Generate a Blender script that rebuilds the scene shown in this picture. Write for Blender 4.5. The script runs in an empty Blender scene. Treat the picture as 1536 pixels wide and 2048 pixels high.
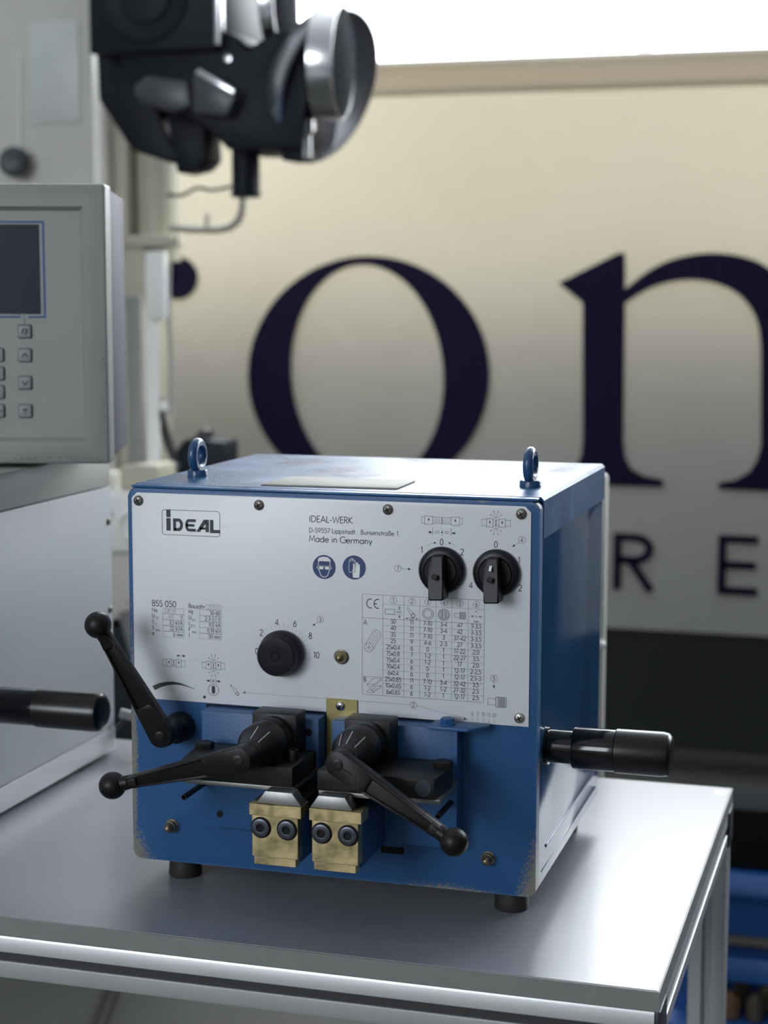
import bpy, bmesh, math, random
from mathutils import Vector, Matrix

random.seed(7)
SC = bpy.context.scene
COL = SC.collection
ZB = 0.886                      # height of the blue machine's underside above the floor
TT = -0.026                     # table top, measured from that underside

# ------------------------------------------------------------------ camera
FPX = 3503.65
CAMP = Vector((0.6724, -1.4453, 0.5191))
CAMR = (1.4477, -0.0018, 0.2895)
cam_d = bpy.data.cameras.new('camera')
cam = bpy.data.objects.new('camera', cam_d)
COL.objects.link(cam)
cam.location = CAMP + Vector((0, 0, ZB))
cam.rotation_euler = CAMR
cam_d.sensor_fit = 'HORIZONTAL'
cam_d.sensor_width = 36.0
cam_d.lens = FPX / 1536 * 36.0
cam_d.clip_start = 0.05
cam_d.dof.use_dof = True
cam_d.dof.focus_distance = 1.515
cam_d.dof.aperture_fstop = 7.6
SC.camera = cam

# ------------------------------------------------------------------ world, exposure
W = bpy.data.worlds.new('world')
SC.world = W
W.use_nodes = True
W.node_tree.nodes['Background'].inputs[0].default_value = (0.80, 0.88, 1.0, 1)
W.node_tree.nodes['Background'].inputs[1].default_value = 0.6
SC.view_settings.view_transform = 'Standard'
SC.view_settings.look = 'None'
SC.view_settings.exposure = 0.0
SC.view_settings.gamma = 1.0
SC.view_settings.use_curve_mapping = False
SKY_BACK = 14.0                 # brightness of the overcast sky in the panes behind the banner
SKY_FRONT = 12.5                # and in the shadier window behind the photographer

# ------------------------------------------------------------------ measuring helpers
_R = Matrix.Rotation(CAMR[2], 3, 'Z') @ Matrix.Rotation(CAMR[1], 3, 'Y') @ Matrix.Rotation(CAMR[0], 3, 'X')

def at(px, py, axis, val):
    """point on the plane axis=val that was measured at a pixel of the photograph"""
    d = _R @ Vector(((px - 768) / FPX, -(py - 1024) / FPX, -1.0))
    t = (val - CAMP[axis]) / d[axis]
    return CAMP + d * t

# ------------------------------------------------------------------ materials
MATS = {}

def mat(name, col, rough=0.5, metal=0.0, noise=0.0, nscale=40.0, bump=0.0, bscale=200.0,
        spec=0.5, stretch=None, coat=0.0, rvar=0.0):
    if name in MATS:
        return MATS[name]
    m = bpy.data.materials.new(name)
    m.use_nodes = True
    nt = m.node_tree
    b = nt.nodes['Principled BSDF']
    b.inputs['Base Color'].default_value = (*col, 1)
    b.inputs['Roughness'].default_value = rough
    b.inputs['Metallic'].default_value = metal
    b.inputs['Specular IOR Level'].default_value = spec
    b.inputs['Coat Weight'].default_value = coat
    b.inputs['Coat Roughness'].default_value = 0.12
    tc = nt.nodes.new('ShaderNodeTexCoord')
    vec = tc.outputs['Object']
    if stretch:
        mp = nt.nodes.new('ShaderNodeMapping')
        mp.inputs['Scale'].default_value = stretch
        nt.links.new(vec, mp.inputs['Vector'])
        vec = mp.outputs['Vector']
    if noise or rvar:
        n = nt.nodes.new('ShaderNodeTexNoise')
        n.inputs['Scale'].default_value = nscale
        n.inputs['Detail'].default_value = 6
        nt.links.new(vec, n.inputs['Vector'])
        if noise:
            mx = nt.nodes.new('ShaderNodeMix')
            mx.data_type = 'RGBA'
            mx.inputs['A'].default_value = (*[c * (1 - noise) for c in col], 1)
            mx.inputs['B'].default_value = (*[min(1, c * (1 + noise)) for c in col], 1)
            nt.links.new(n.outputs['Fac'], mx.inputs['Factor'])
            nt.links.new(mx.outputs['Result'], b.inputs['Base Color'])
        if rvar:
            mr = nt.nodes.new('ShaderNodeMapRange')
            mr.inputs['From Min'].default_value = 0.3
            mr.inputs['From Max'].default_value = 0.7
            mr.inputs['To Min'].default_value = max(0.02, rough - rvar)
            mr.inputs['To Max'].default_value = rough + rvar
            nt.links.new(n.outputs['Fac'], mr.inputs['Value'])
            nt.links.new(mr.outputs['Result'], b.inputs['Roughness'])
    if bump:
        n2 = nt.nodes.new('ShaderNodeTexNoise')
        n2.inputs['Scale'].default_value = bscale
        n2.inputs['Detail'].default_value = 3
        nt.links.new(vec, n2.inputs['Vector'])
        bp = nt.nodes.new('ShaderNodeBump')
        bp.inputs['Strength'].default_value = bump
        bp.inputs['Distance'].default_value = 0.001
        nt.links.new(n2.outputs['Fac'], bp.inputs['Height'])
        nt.links.new(bp.outputs['Normal'], b.inputs['Normal'])
    MATS[name] = m
    return m

def emis(name, col, strength):
    m = bpy.data.materials.new(name)
    m.use_nodes = True
    nt = m.node_tree
    nt.nodes.clear()
    e = nt.nodes.new('ShaderNodeEmission')
    e.inputs[0].default_value = (*col, 1)
    e.inputs[1].default_value = strength
    o = nt.nodes.new('ShaderNodeOutputMaterial')
    nt.links.new(e.outputs[0], o.inputs[0])
    MATS[name] = m
    return m

def worn_blue(name, col, rough, centres, wearcol=(0.19, 0.18, 0.15), nscale=420):
    """blue enamel, rubbed through to grey primer around given world points (x, z, rx, rz)"""
    m = mat(name, col, rough, noise=0.10, nscale=14, bump=0.25, bscale=900, rvar=0.04)
    nt = m.node_tree
    b = nt.nodes['Principled BSDF']
    geo = nt.nodes.new('ShaderNodeNewGeometry')
    sep = nt.nodes.new('ShaderNodeSeparateXYZ')
    nt.links.new(geo.outputs['Position'], sep.inputs[0])
    def M(op, a, bb=None):
        n = nt.nodes.new('ShaderNodeMath')
        n.operation = op
        for i, v in enumerate((a, bb)):
            if v is None:
                continue
            if isinstance(v, (int, float)):
                n.inputs[i].default_value = v
            else:
                nt.links.new(v, n.inputs[i])
        return n.outputs[0]
    tot = None
    for (x, z, rx, rz) in centres:
        dx = M('DIVIDE', M('ABSOLUTE', M('SUBTRACT', sep.outputs[0], x)), rx)
        dz = M('DIVIDE', M('ABSOLUTE', M('SUBTRACT', sep.outputs[2], z + ZB)), rz)
        f = M('MAXIMUM', M('SUBTRACT', 1.0, M('ADD', dx, dz)), 0.0)
        tot = f if tot is None else M('MAXIMUM', tot, f)
    n = nt.nodes.new('ShaderNodeTexNoise')
    n.inputs['Scale'].default_value = nscale
    n.inputs['Detail'].default_value = 8
    nt.links.new(geo.outputs['Position'], n.inputs['Vector'])
    s = M('ADD', M('MULTIPLY', tot, 0.75), n.outputs['Fac'])
    r = nt.nodes.new('ShaderNodeMapRange')
    r.inputs['From Min'].default_value = 0.78
    r.inputs['From Max'].default_value = 1.05
    nt.links.new(s, r.inputs['Value'])
    old = b.inputs['Base Color'].links[0].from_socket
    mx = nt.nodes.new('ShaderNodeMix')
    mx.data_type = 'RGBA'
    nt.links.new(r.outputs['Result'], mx.inputs['Factor'])
    nt.links.new(old, mx.inputs['A'])
    mx.inputs['B'].default_value = (*wearcol, 1)
    nt.links.new(mx.outputs['Result'], b.inputs['Base Color'])
    return m

# ------------------------------------------------------------------ mesh helpers (metres, z from the blue machine's underside)
def BM():
    return bmesh.new()

def box(bm, x0, x1, y0, y1, z0, z1, bev=0.0, seg=2):
    vs = [bm.verts.new(p) for p in ((x0, y0, z0), (x1, y0, z0), (x1, y1, z0), (x0, y1, z0),
                                    (x0, y0, z1), (x1, y0, z1), (x1, y1, z1), (x0, y1, z1))]
    fs = [bm.faces.new([vs[i] for i in q]) for q in
          ((3, 2, 1, 0), (4, 5, 6, 7), (0, 1, 5, 4), (1, 2, 6, 5), (2, 3, 7, 6), (3, 0, 4, 7))]
    if bev:
        es = list({e for f in fs for e in f.edges})
        bmesh.ops.bevel(bm, geom=es, offset=bev, segments=seg, affect='EDGES', profile=0.5)
    return vs

def frame_of(d):
    d = Vector(d).normalized()
    u = d.cross(Vector((0, 0, 1)))
    if u.length < 1e-3:
        u = d.cross(Vector((1, 0, 0)))
    u.normalize()
    return d, u, d.cross(u)

def lathe(bm, org, axis, prof, seg=32, cap=True):
    """profile of (radius, height along axis)"""
    d, u, v = frame_of(axis)
    org = Vector(org)
    rings = []
    for r, h in prof:
        if r < 1e-6:
            rings.append([bm.verts.new(org + d * h)])
        else:
            rings.append([bm.verts.new(org + d * h + (u * math.cos(a) + v * math.sin(a)) * r)
                          for a in [2 * math.pi * i / seg for i in range(seg)]])
    for a, b in zip(rings, rings[1:]):
        if len(a) == 1 and len(b) == 1:
            continue
        for i in range(seg):
            j = (i + 1) % seg
            if len(a) == 1:
                bm.faces.new((a[0], b[j], b[i]))
            elif len(b) == 1:
                bm.faces.new((a[i], a[j], b[0]))
            else:
                bm.faces.new((a[i], a[j], b[j], b[i]))
    if cap:
        if len(rings[0]) > 1:
            bm.faces.new(rings[0][::-1])
        if len(rings[-1]) > 1:
            bm.faces.new(rings[-1])

def cyl(bm, p0, p1, r0, r1=None, seg=24):
    p0, p1 = Vector(p0), Vector(p1)
    lathe(bm, p0, p1 - p0, [(r0, 0), (r0 if r1 is None else r1, (p1 - p0).length)], seg)

def ball(bm, c, r, seg=32, rings=16):
    prof = [(r * math.sin(math.pi * i / rings), -r * math.cos(math.pi * i / rings)) for i in range(rings + 1)]
    prof[0] = (0, -r)
    prof[-1] = (0, r)
    lathe(bm, c, (0, 0, 1), prof, seg)

def tube(bm, pts, r, seg=12, closed=False):
    pts = [Vector(p) for p in pts]
    n = len(pts)
    rings = []
    up = Vector((0.13, 0.21, 0.97))
    for i, p in enumerate(pts):
        a = pts[(i - 1) % n] if (closed or i) else p
        b = pts[(i + 1) % n] if (closed or i < n - 1) else p
        d = (b - a).normalized()
        u = (up - d * up.dot(d)).normalized()
        up = u
        v = d.cross(u)
        rr = r[i] if isinstance(r, (list, tuple)) else r
        rings.append([bm.verts.new(p + (u * math.cos(t) + v * math.sin(t)) * rr)
                      for t in [2 * math.pi * k / seg for k in range(seg)]])
    m = n if closed else n - 1
    for i in range(m):
        a, b = rings[i], rings[(i + 1) % n]
        if closed and i == n - 1:
            best = min(range(seg), key=lambda s: (a[0].co - b[s].co).length)
            b = b[best:] + b[:best]
        for k in range(seg):
            j = (k + 1) % seg
            bm.faces.new((a[k], a[j], b[j], b[k]))
    if not closed:
        bm.faces.new(rings[0][::-1])
        bm.faces.new(rings[-1])

def spline(pts, n=10):
    pts = [Vector(p) for p in pts]
    out = []
    for i in range(len(pts) - 1):
        p0, p1, p2, p3 = pts[max(i - 1, 0)], pts[i], pts[i + 1], pts[min(i + 2, len(pts) - 1)]
        for k in range(n):
            t = k / n
            out.append(0.5 * ((2 * p1) + (p2 - p0) * t + (2 * p0 - 5 * p1 + 4 * p2 - p3) * t * t
                              + (3 * p1 - p0 - 3 * p2 + p3) * t ** 3))
    out.append(pts[-1])
    return out

def prism(bm, poly, o, eu, ev, en, d0, d1, bev=0.0):
    """extrude a 2-D polygon lying in the frame (o; eu, ev) from d0 to d1 along en"""
    o, eu, ev, en = Vector(o), Vector(eu), Vector(ev), Vector(en)
    a = [bm.verts.new(o + eu * x + ev * y + en * d0) for x, y in poly]
    b = [bm.verts.new(o + eu * x + ev * y + en * d1) for x, y in poly]
    n = len(poly)
    fs = [bm.faces.new(a[::-1]), bm.faces.new(b)]
    for i in range(n):
        j = (i + 1) % n
        fs.append(bm.faces.new((a[i], a[j], b[j], b[i])))
    if bev:
        es = list({e for f in fs for e in f.edges})
        bmesh.ops.bevel(bm, geom=es, offset=bev, segments=2, affect='EDGES', profile=0.5)

def front(bm, poly, y0, y1, bev=0.0):
    """polygon of (x, z) standing upright, from y0 (near) to y1 (far)"""
    prism(bm, poly, (0, 0, 0), (1, 0, 0), (0, 0, 1), (0, 1, 0), y0, y1, bev)

def rrect(x0, x1, z0, z1, r, n=5):
    out = []
    for cx, cz, a0 in ((x1 - r, z1 - r, 0), (x0 + r, z1 - r, 90), (x0 + r, z0 + r, 180), (x1 - r, z0 + r, 270)):
        for k in range(n + 1):
            a = math.radians(a0 + 90 * k / n)
            out.append((cx + r * math.cos(a), cz + r * math.sin(a)))
    return out

def turn(bm, ang, c, axis='Z'):
    bmesh.ops.rotate(bm, verts=bm.verts, cent=Vector(c), matrix=Matrix.Rotation(ang, 3, axis))

ORG = {}

def obj(name, bm, m, parent=None, smooth=35, fixn=True):
    if fixn:
        bmesh.ops.recalc_face_normals(bm, faces=bm.faces)
    me = bpy.data.meshes.new(name)
    bm.to_mesh(me)
    bm.free()
    co = [v.co for v in me.vertices]
    lo = [min(c[i] for c in co) for i in range(3)]
    hi = [max(c[i] for c in co) for i in range(3)]
    org = Vector(((lo[0] + hi[0]) / 2, (lo[1] + hi[1]) / 2, lo[2]))
    me.transform(Matrix.Translation(-org))
    if smooth:
        me.shade_smooth()
        me.set_sharp_from_angle(angle=math.radians(smooth))
    o = bpy.data.objects.new(name, me)
    me.materials.append(m)
    COL.objects.link(o)
    if parent:
        o.parent = parent
        o.location = org - ORG[parent.name]
    else:
        o.location = org + Vector((0, 0, ZB))
    ORG[o.name] = org
    return o

def clone(src, delta, parent):
    c = src.copy()
    COL.objects.link(c)
    org = ORG[src.name] + Vector(delta)
    c.parent = parent
    c.location = org - ORG[parent.name] if parent else org + Vector((0, 0, ZB))
    ORG[c.name] = org
    return c

def tag(o, label, cat, group=None):
    o['label'] = label
    o['category'] = cat
    if group:
        o['group'] = group
    return o

def thing(name, label, cat, org, group=None):
    o = bpy.data.objects.new(name, None)
    COL.objects.link(o)
    o.empty_display_size = 0.05
    o.location = Vector(org) + Vector((0, 0, ZB))
    ORG[o.name] = Vector(org)
    return tag(o, label, cat, group)

def struct(o):
    o['kind'] = 'structure'
    return o

# ------------------------------------------------------------------ line lettering (geometric sans drawn as strokes)
def _arc(cx, cy, rx, ry, a0, a1, n=14):
    return [(cx + rx * math.cos(math.radians(a0 + (a1 - a0) * i / n)),
             cy + ry * math.sin(math.radians(a0 + (a1 - a0) * i / n))) for i in range(n + 1)]

def _ell(cx, cy, rx, ry):
    return _arc(cx, cy, rx, ry, 90, 450, 22)

XH = 0.62
G = {
    ' ': (0.30, []), '-': (0.36, [[(0.04, 0.36), (0.32, 0.36)]]),
    '.': (0.20, [[(0.10, 0.0), (0.10, 0.10)]]), ',': (0.22, [[(0.13, 0.10), (0.05, -0.15)]]),
    '0': (0.60, [_ell(0.30, 0.5, 0.25, 0.5)]),
    '1': (0.42, [[(0.08, 0.84), (0.26, 1.0), (0.26, 0)]]),
    '2': (0.58, [_arc(0.29, 0.74, 0.24, 0.26, 170, -35) + [(0.05, 0.0), (0.54, 0.0)]]),
    '3': (0.56, [_arc(0.26, 0.76, 0.2, 0.24, 150, -90) + _arc(0.26, 0.27, 0.25, 0.27, 90, -150)]),
    '4': (0.60, [[(0.44, 0), (0.44, 1), (0.04, 0.25), (0.58, 0.25)]]),
    '5': (0.58, [[(0.50, 1), (0.18, 1), (0.12, 0.56)] + _arc(0.26, 0.32, 0.27, 0.32, 120, -145)]),
    '6': (0.60, [_ell(0.30, 0.3, 0.25, 0.3), [(0.07, 0.42), (0.42, 1.0)]]),
    '7': (0.54, [[(0.04, 1), (0.50, 1), (0.16, 0)]]),
    '8': (0.58, [_ell(0.29, 0.77, 0.19, 0.23), _ell(0.29, 0.27, 0.24, 0.27)]),
    '9': (0.60, [_ell(0.30, 0.7, 0.25, 0.3), [(0.53, 0.58), (0.18, 0.0)]]),
    'A': (0.74, [[(0.02, 0), (0.37, 1), (0.72, 0)], [(0.14, 0.33), (0.60, 0.33)]]),
    'B': (0.58, [[(0.09, 0), (0.09, 1), (0.26, 1)] + _arc(0.26, 0.77, 0.2, 0.23, 90, -90) + [(0.09, 0.54)],
                 [(0.26, 0.54)] + _arc(0.28, 0.27, 0.25, 0.27, 90, -90) + [(0.09, 0)]]),
    'C': (0.80, [_arc(0.50, 0.5, 0.45, 0.5, 45, 315, 20)]),
    'D': (0.74, [[(0.09, 0), (0.09, 1), (0.22, 1)] + _arc(0.22, 0.5, 0.46, 0.5, 90, -90) + [(0.09, 0)]]),
    'E': (0.52, [[(0.48, 1), (0.09, 1), (0.09, 0), (0.48, 0)], [(0.09, 0.52), (0.45, 0.52)]]),
    'F': (0.50, [[(0.47, 1), (0.09, 1), (0.09, 0)], [(0.09, 0.52), (0.43, 0.52)]]),
    'G': (0.88, [_arc(0.50, 0.5, 0.45, 0.5, 48, 360, 20) + [(0.58, 0.5)]]),
    'H': (0.72, [[(0.09, 0), (0.09, 1)], [(0.63, 0), (0.63, 1)], [(0.09, 0.52), (0.63, 0.52)]]),
    'I': (0.24, [[(0.12, 0), (0.12, 1)]]),
    'K': (0.62, [[(0.09, 0), (0.09, 1)], [(0.56, 1), (0.10, 0.52), (0.60, 0)]]),
    'L': (0.46, [[(0.09, 1), (0.09, 0), (0.45, 0)]]),
    'M': (0.90, [[(0.06, 0), (0.16, 1), (0.45, 0.2), (0.74, 1), (0.84, 0)]]),
    'N': (0.78, [[(0.09, 0), (0.09, 1), (0.69, 0), (0.69, 1)]]),
    'R': (0.58, [[(0.09, 0), (0.09, 1), (0.26, 1)] + _arc(0.26, 0.75, 0.23, 0.25, 90, -90) + [(0.09, 0.5)],
                 [(0.24, 0.5), (0.55, 0)]]),
    'S': (0.56, [_arc(0.28, 0.76, 0.2, 0.24, 40, 250, 12) + _arc(0.27, 0.28, 0.22, 0.28, 70, -150, 14)]),
    'U': (0.70, [[(0.09, 1), (0.09, 0.3)] + _arc(0.35, 0.27, 0.26, 0.27, 180, 360) + [(0.61, 1)]]),
    'V': (0.66, [[(0.03, 1), (0.33, 0), (0.63, 1)]]),
    'W': (0.98, [[(0.03, 1), (0.25, 0), (0.49, 0.9), (0.73, 0), (0.95, 1)]]),
    'a': (0.64, [_ell(0.30, 0.31, 0.25, 0.31), [(0.55, XH), (0.55, 0)]]),
    'b': (0.64, [_ell(0.34, 0.31, 0.25, 0.31), [(0.09, 1), (0.09, 0)]]),
    'd': (0.64, [_ell(0.30, 0.31, 0.25, 0.31), [(0.55, 1), (0.55, 0)]]),
    'e': (0.60, [[(0.06, 0.33), (0.54, 0.33)] + _arc(0.30, 0.31, 0.25, 0.31, 5, 320, 18)]),
    'h': (0.56, [[(0.09, 1), (0.09, 0)], [(0.09, 0.36)] + _arc(0.28, 0.38, 0.19, 0.24, 180, 0, 10) + [(0.47, 0)]]),
    'i': (0.20, [[(0.10, XH), (0.10, 0)], [(0.10, 0.78), (0.10, 0.88)]]),
    'j': (0.22, [[(0.12, XH), (0.12, -0.16), (0.02, -0.28)], [(0.12, 0.78), (0.12, 0.88)]]),
    'k': (0.52, [[(0.09, 1), (0.09, 0)], [(0.45, XH), (0.10, 0.30), (0.50, 0)]]),
    'l': (0.22, [[(0.11, 1), (0.11, 0)]]),
    'm': (0.86, [[(0.09, XH), (0.09, 0)], _arc(0.26, 0.40, 0.17, 0.22, 180, 0, 10) + [(0.43, 0)],
                 _arc(0.60, 0.40, 0.17, 0.22, 180, 0, 10) + [(0.77, 0)]]),
    'n': (0.56, [[(0.09, XH), (0.09, 0)], _arc(0.28, 0.38, 0.19, 0.24, 180, 0, 10) + [(0.47, 0)]]),
    'o': (0.62, [_ell(0.31, 0.31, 0.25, 0.31)]),
    'p': (0.64, [_ell(0.34, 0.31, 0.25, 0.31), [(0.09, XH), (0.09, -0.30)]]),
    'r': (0.36, [[(0.09, XH), (0.09, 0)], _arc(0.25, 0.40, 0.16, 0.22, 180, 50, 8)]),
    's': (0.42, [_arc(0.21, 0.47, 0.13, 0.15, 40, 250, 10) + _arc(0.20, 0.17, 0.15, 0.17, 70, -150, 10)]),
    't': (0.34, [[(0.17, 0.92), (0.17, 0)], [(0.03, XH), (0.31, XH)]]),
    'u': (0.56, [[(0.09, XH), (0.09, 0.22)] + _arc(0.28, 0.24, 0.19, 0.24, 180, 360, 10) + [(0.47, XH)]]),
    'x': (0.46, [[(0.04, XH), (0.42, 0)], [(0.42, XH), (0.04, 0)]]),
    'y': (0.50, [[(0.03, XH), (0.25, 0.05)], [(0.47, XH), (0.15, -0.30)]]),
    'z': (0.46, [[(0.05, XH), (0.41, XH), (0.05, 0), (0.43, 0)]]),
    '\u00df': (0.56, [[(0.09, 0), (0.09, 0.78)] + _arc(0.27, 0.78, 0.18, 0.22, 180, -60, 10) + [(0.28, 0.55)]
                      + _arc(0.28, 0.29, 0.22, 0.26, 80, -110, 10)]),
    '\u00b7': (0.30, [[(0.15, 0.32), (0.15, 0.42)]]),
    '~': (0.5, [[(0.05, 0.40), (0.16, 0.48), (0.32, 0.38), (0.44, 0.46)]]),
}

class Print:
    """flat print lying on an upright face at depth y"""
    def __init__(self, y, frame=None):
        self.bm = BM()
        self.y = y
        self.frame = frame

    def pt(self, x, z):
        if self.frame:
            o, eu, ev = self.frame
            return o + eu * x + ev * z
        return (x, self.y, z)

    def stroke(self, pts, w):
        p = [Vector(q) for q in pts]
        q = [p[0]]
        for a in p[1:]:
            if (a - q[-1]).length > 1e-7:
                q.append(a)
        p = q
        n = len(p)
        if n < 2:
            return
        closed = n > 3 and (p[0] - p[-1]).length < 1e-6
        if closed:
            p = p[:-1]
            n -= 1
        L = []
        for i in range(n):
            a = p[i - 1] if (closed or i) else None
            b = p[(i + 1) % n] if (closed or i < n - 1) else None
            d0 = (p[i] - a).normalized() if a is not None else None
            d1 = (b - p[i]).normalized() if b is not None else None
            if d0 is None:
                d0 = d1
            if d1 is None:
                d1 = d0
            n0, n1 = Vector((-d0.y, d0.x)), Vector((-d1.y, d1.x))
            m = n0 + n1
            if m.length < 0.3:
                m = n1
            m.normalize()
            k = 1 / max(0.45, m.dot(n1))
            L.append((p[i] + m * w / 2 * k, p[i] - m * w / 2 * k))
        vs = [(self.bm.verts.new(self.pt(*a)), self.bm.verts.new(self.pt(*b))) for a, b in L]
        for i in range(n if closed else n - 1):
            a, b = vs[i], vs[(i + 1) % n]
            self.bm.faces.new((a[0], a[1], b[1], b[0]))

    def fill(self, poly):
        self.bm.faces.new([self.bm.verts.new(self.pt(*q)) for q in poly])

    def disc(self, x, z, r, n=20):
        self.fill([(x + r * math.cos(2 * math.pi * i / n), z + r * math.sin(2 * math.pi * i / n)) for i in range(n)])

    def ring(self, x, z, r, w, n=28):
        self.stroke(_arc(x, z, r, r, 0, 360, n), w)

    def rect(self, x0, x1, z0, z1, w):
        self.stroke([(x0, z0), (x1, z0), (x1, z1), (x0, z1), (x0, z0)], w)

    def arrow(self, x0, z0, x1, z1, w, head, ratio=0.42):
        a, b = Vector((x0, z0)), Vector((x1, z1))
        d = (b - a).normalized()
        s = Vector((-d.y, d.x))
        if (b - a).length > head * 1.02:
            self.stroke([a, b - d * head * 0.8], w)
        self.fill([tuple(b), tuple(b - d * head + s * head * ratio), tuple(b - d * head - s * head * ratio)])

    def text(self, s, x, z, h, w=None, x1=None, align='l', weight=0.13, slant=0.0):
        nat = sum(G[c][0] for c in s) + 0.045 * len(s)
        k = h
        if x1 is not None:
            k = (x1 - x) / nat
        tot = nat * k
        if align == 'c':
            x -= tot / 2
        elif align == 'r':
            x -= tot
        sw = weight * h
        for c in s:
            adv, ss = G[c]
            for st in ss:
                self.stroke([(x + a * k + slant * b * h, z + b * h) for a, b in st], sw)
            x += (adv + 0.045) * k

    def done(self, name, m, parent):
        return obj(name, self.bm, m, parent, smooth=0, fixn=False)

# ================================================================== THE SETTING
FL = -ZB
CE = 3.20
m_floor = mat('floor_concrete', (0.040, 0.042, 0.035), 0.55, noise=0.25, nscale=3.0, bump=0.2, bscale=60)
m_wall = mat('painted_wall', (0.42, 0.42, 0.41), 0.8, noise=0.05, nscale=2)
m_dark = mat('dark_panelling', (0.016, 0.019, 0.020), 0.7, noise=0.2, nscale=2)
m_ceil = mat('ceiling_white', (0.50, 0.51, 0.52), 0.85, noise=0.03, nscale=2)
m_frame = mat('window_frame_paint', (0.75, 0.76, 0.77), 0.5, noise=0.03)
m_pane = emis('overcast_window_glass', (0.90, 0.95, 1.0), SKY_BACK)
m_pane2 = emis('shaded_window_glass', (0.88, 0.94, 1.0), SKY_FRONT)

b = BM(); box(b, -5, 4.5, -4.3, 3.9, FL - 0.1, FL)
struct(obj('floor', b, m_floor, smooth=0))
b = BM(); box(b, -5, 4.5, -4.3, 3.9, CE, CE + 0.1)
struct(obj('ceiling', b, m_ceil, smooth=0))
WX0, WX1, WZ0, WZ1 = -3.6, 3.4, 0.42, 2.85
b = BM()
box(b, -5, 4.5, 3.75, 3.9, FL, WZ0)
wb = struct(obj('wall_back', b, m_dark, smooth=0))
b = BM()
box(b, -5, 4.5, 3.75, 3.9, WZ1, CE)
box(b, -5, WX0, 3.75, 3.9, WZ0, WZ1)
box(b, WX1, 4.5, 3.75, 3.9, WZ0, WZ1)
obj('upper_wall', b, m_wall, wb, smooth=0)
b = BM(); box(b, -5.1, -5, -4.3, 3.9, FL, CE)
struct(obj('wall_left', b, m_wall, smooth=0))
b = BM(); box(b, 4.5, 4.6, -4.3, 3.9, FL, CE)
struct(obj('wall_right', b, m_dark, smooth=0))
FX0, FX1, FZ0, FZ1 = -2.5, -0.5, 0.50, 2.30
b = BM()
box(b, -5, 4.5, -4.45, -4.3, FL, FZ0)
box(b, -5, 4.5, -4.45, -4.3, FZ1, CE)
box(b, -5, FX0, -4.45, -4.3, FZ0, FZ1)
box(b, FX1, 4.5, -4.45, -4.3, FZ0, FZ1)
struct(obj('wall_front', b, m_wall, smooth=0))
b = BM(); box(b, -5, 4.5, 3.725, 3.75, FL, FL + 0.05, 0.004)
struct(obj('baseboard_back', b, mat('grey_skirting', (0.05, 0.05, 0.048), 0.6, noise=0.1)))

def window(name, x0, x1, z0, z1, y, n, m_pane):
    b = BM()
    f = 0.06
    box(b, x0, x1, y - 0.03, y + 0.03, z0, z0 + f, 0.004)
    box(b, x0, x1, y - 0.03, y + 0.03, z1 - f, z1, 0.004)
    box(b, x0, x0 + f, y - 0.03, y + 0.03, z0 + f, z1 - f, 0.004)
    box(b, x1 - f, x1, y - 0.03, y + 0.03, z0 + f, z1 - f, 0.004)
    w = struct(obj(name, b, m_frame))
    st = (x1 - x0) / n
    for i in range(1, n):
        b = BM(); box(b, x0 + i * st - 0.02, x0 + i * st + 0.02, y - 0.025, y + 0.025, z0 + f, z1 - f, 0.003)
        obj('mullion', b, m_frame, w)
    for i in range(n):
        a0 = x0 + f if i == 0 else x0 + i * st + 0.02
        a1 = x1 - f if i == n - 1 else x0 + (i + 1) * st - 0.02
        b = BM(); box(b, a0, a1, y - 0.005, y + 0.005, z0 + f, z1 - f)
        obj('pane', b, m_pane, w, smooth=0)
    return w

window('window_1', WX0, WX1, WZ0, WZ1, 3.83, 2, m_pane)
window('window_2', FX0, FX1, FZ0, FZ1, -4.37, 2, m_pane2)

# ================================================================== WORKTABLE
TX0, TX1, TY0, TY1 = -0.95, 0.5035, -0.1130, 0.4900
m_top = mat('grey_laminate', (0.23, 0.235, 0.262), 0.28, spec=0.8, noise=0.03, nscale=4)
m_edge = mat('grey_edge_band', (0.20, 0.20, 0.195), 0.5, noise=0.12, nscale=60)
m_alu = mat('anodised_aluminium', (0.56, 0.565, 0.58), 0.38, 0.55, noise=0.05, nscale=20, stretch=(1, 1, 1))
m_blackp = mat('black_plastic', (0.018, 0.018, 0.020), 0.42, noise=0.15, nscale=60)
table = thing('worktable', 'grey laminate worktable on aluminium profile frame carrying the blue welder', 'table',
              ((TX0 + TX1) / 2, (TY0 + TY1) / 2, FL))
b = BM(); box(b, TX0 + 0.0015, TX1 - 0.0015, TY0 + 0.0015, TY1 - 0.0015, TT - 0.0165, TT, 0.0006, 1)
ttop = obj('tabletop', b, m_top, table)
b = BM()
box(b, TX0, TX1, TY0, TY0 + 0.0014, TT - 0.0168, TT - 0.0005)
box(b, TX0, TX1, TY1 - 0.0014, TY1, TT - 0.0168, TT - 0.0005)
box(b, TX0, TX0 + 0.0014, TY0 + 0.0014, TY1 - 0.0014, TT - 0.0168, TT - 0.0005)
box(b, TX1 - 0.0014, TX1, TY0 + 0.0014, TY1 - 0.0014, TT - 0.0168, TT - 0.0005)
obj('edge_band', b, m_edge, ttop, smooth=0)

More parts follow.
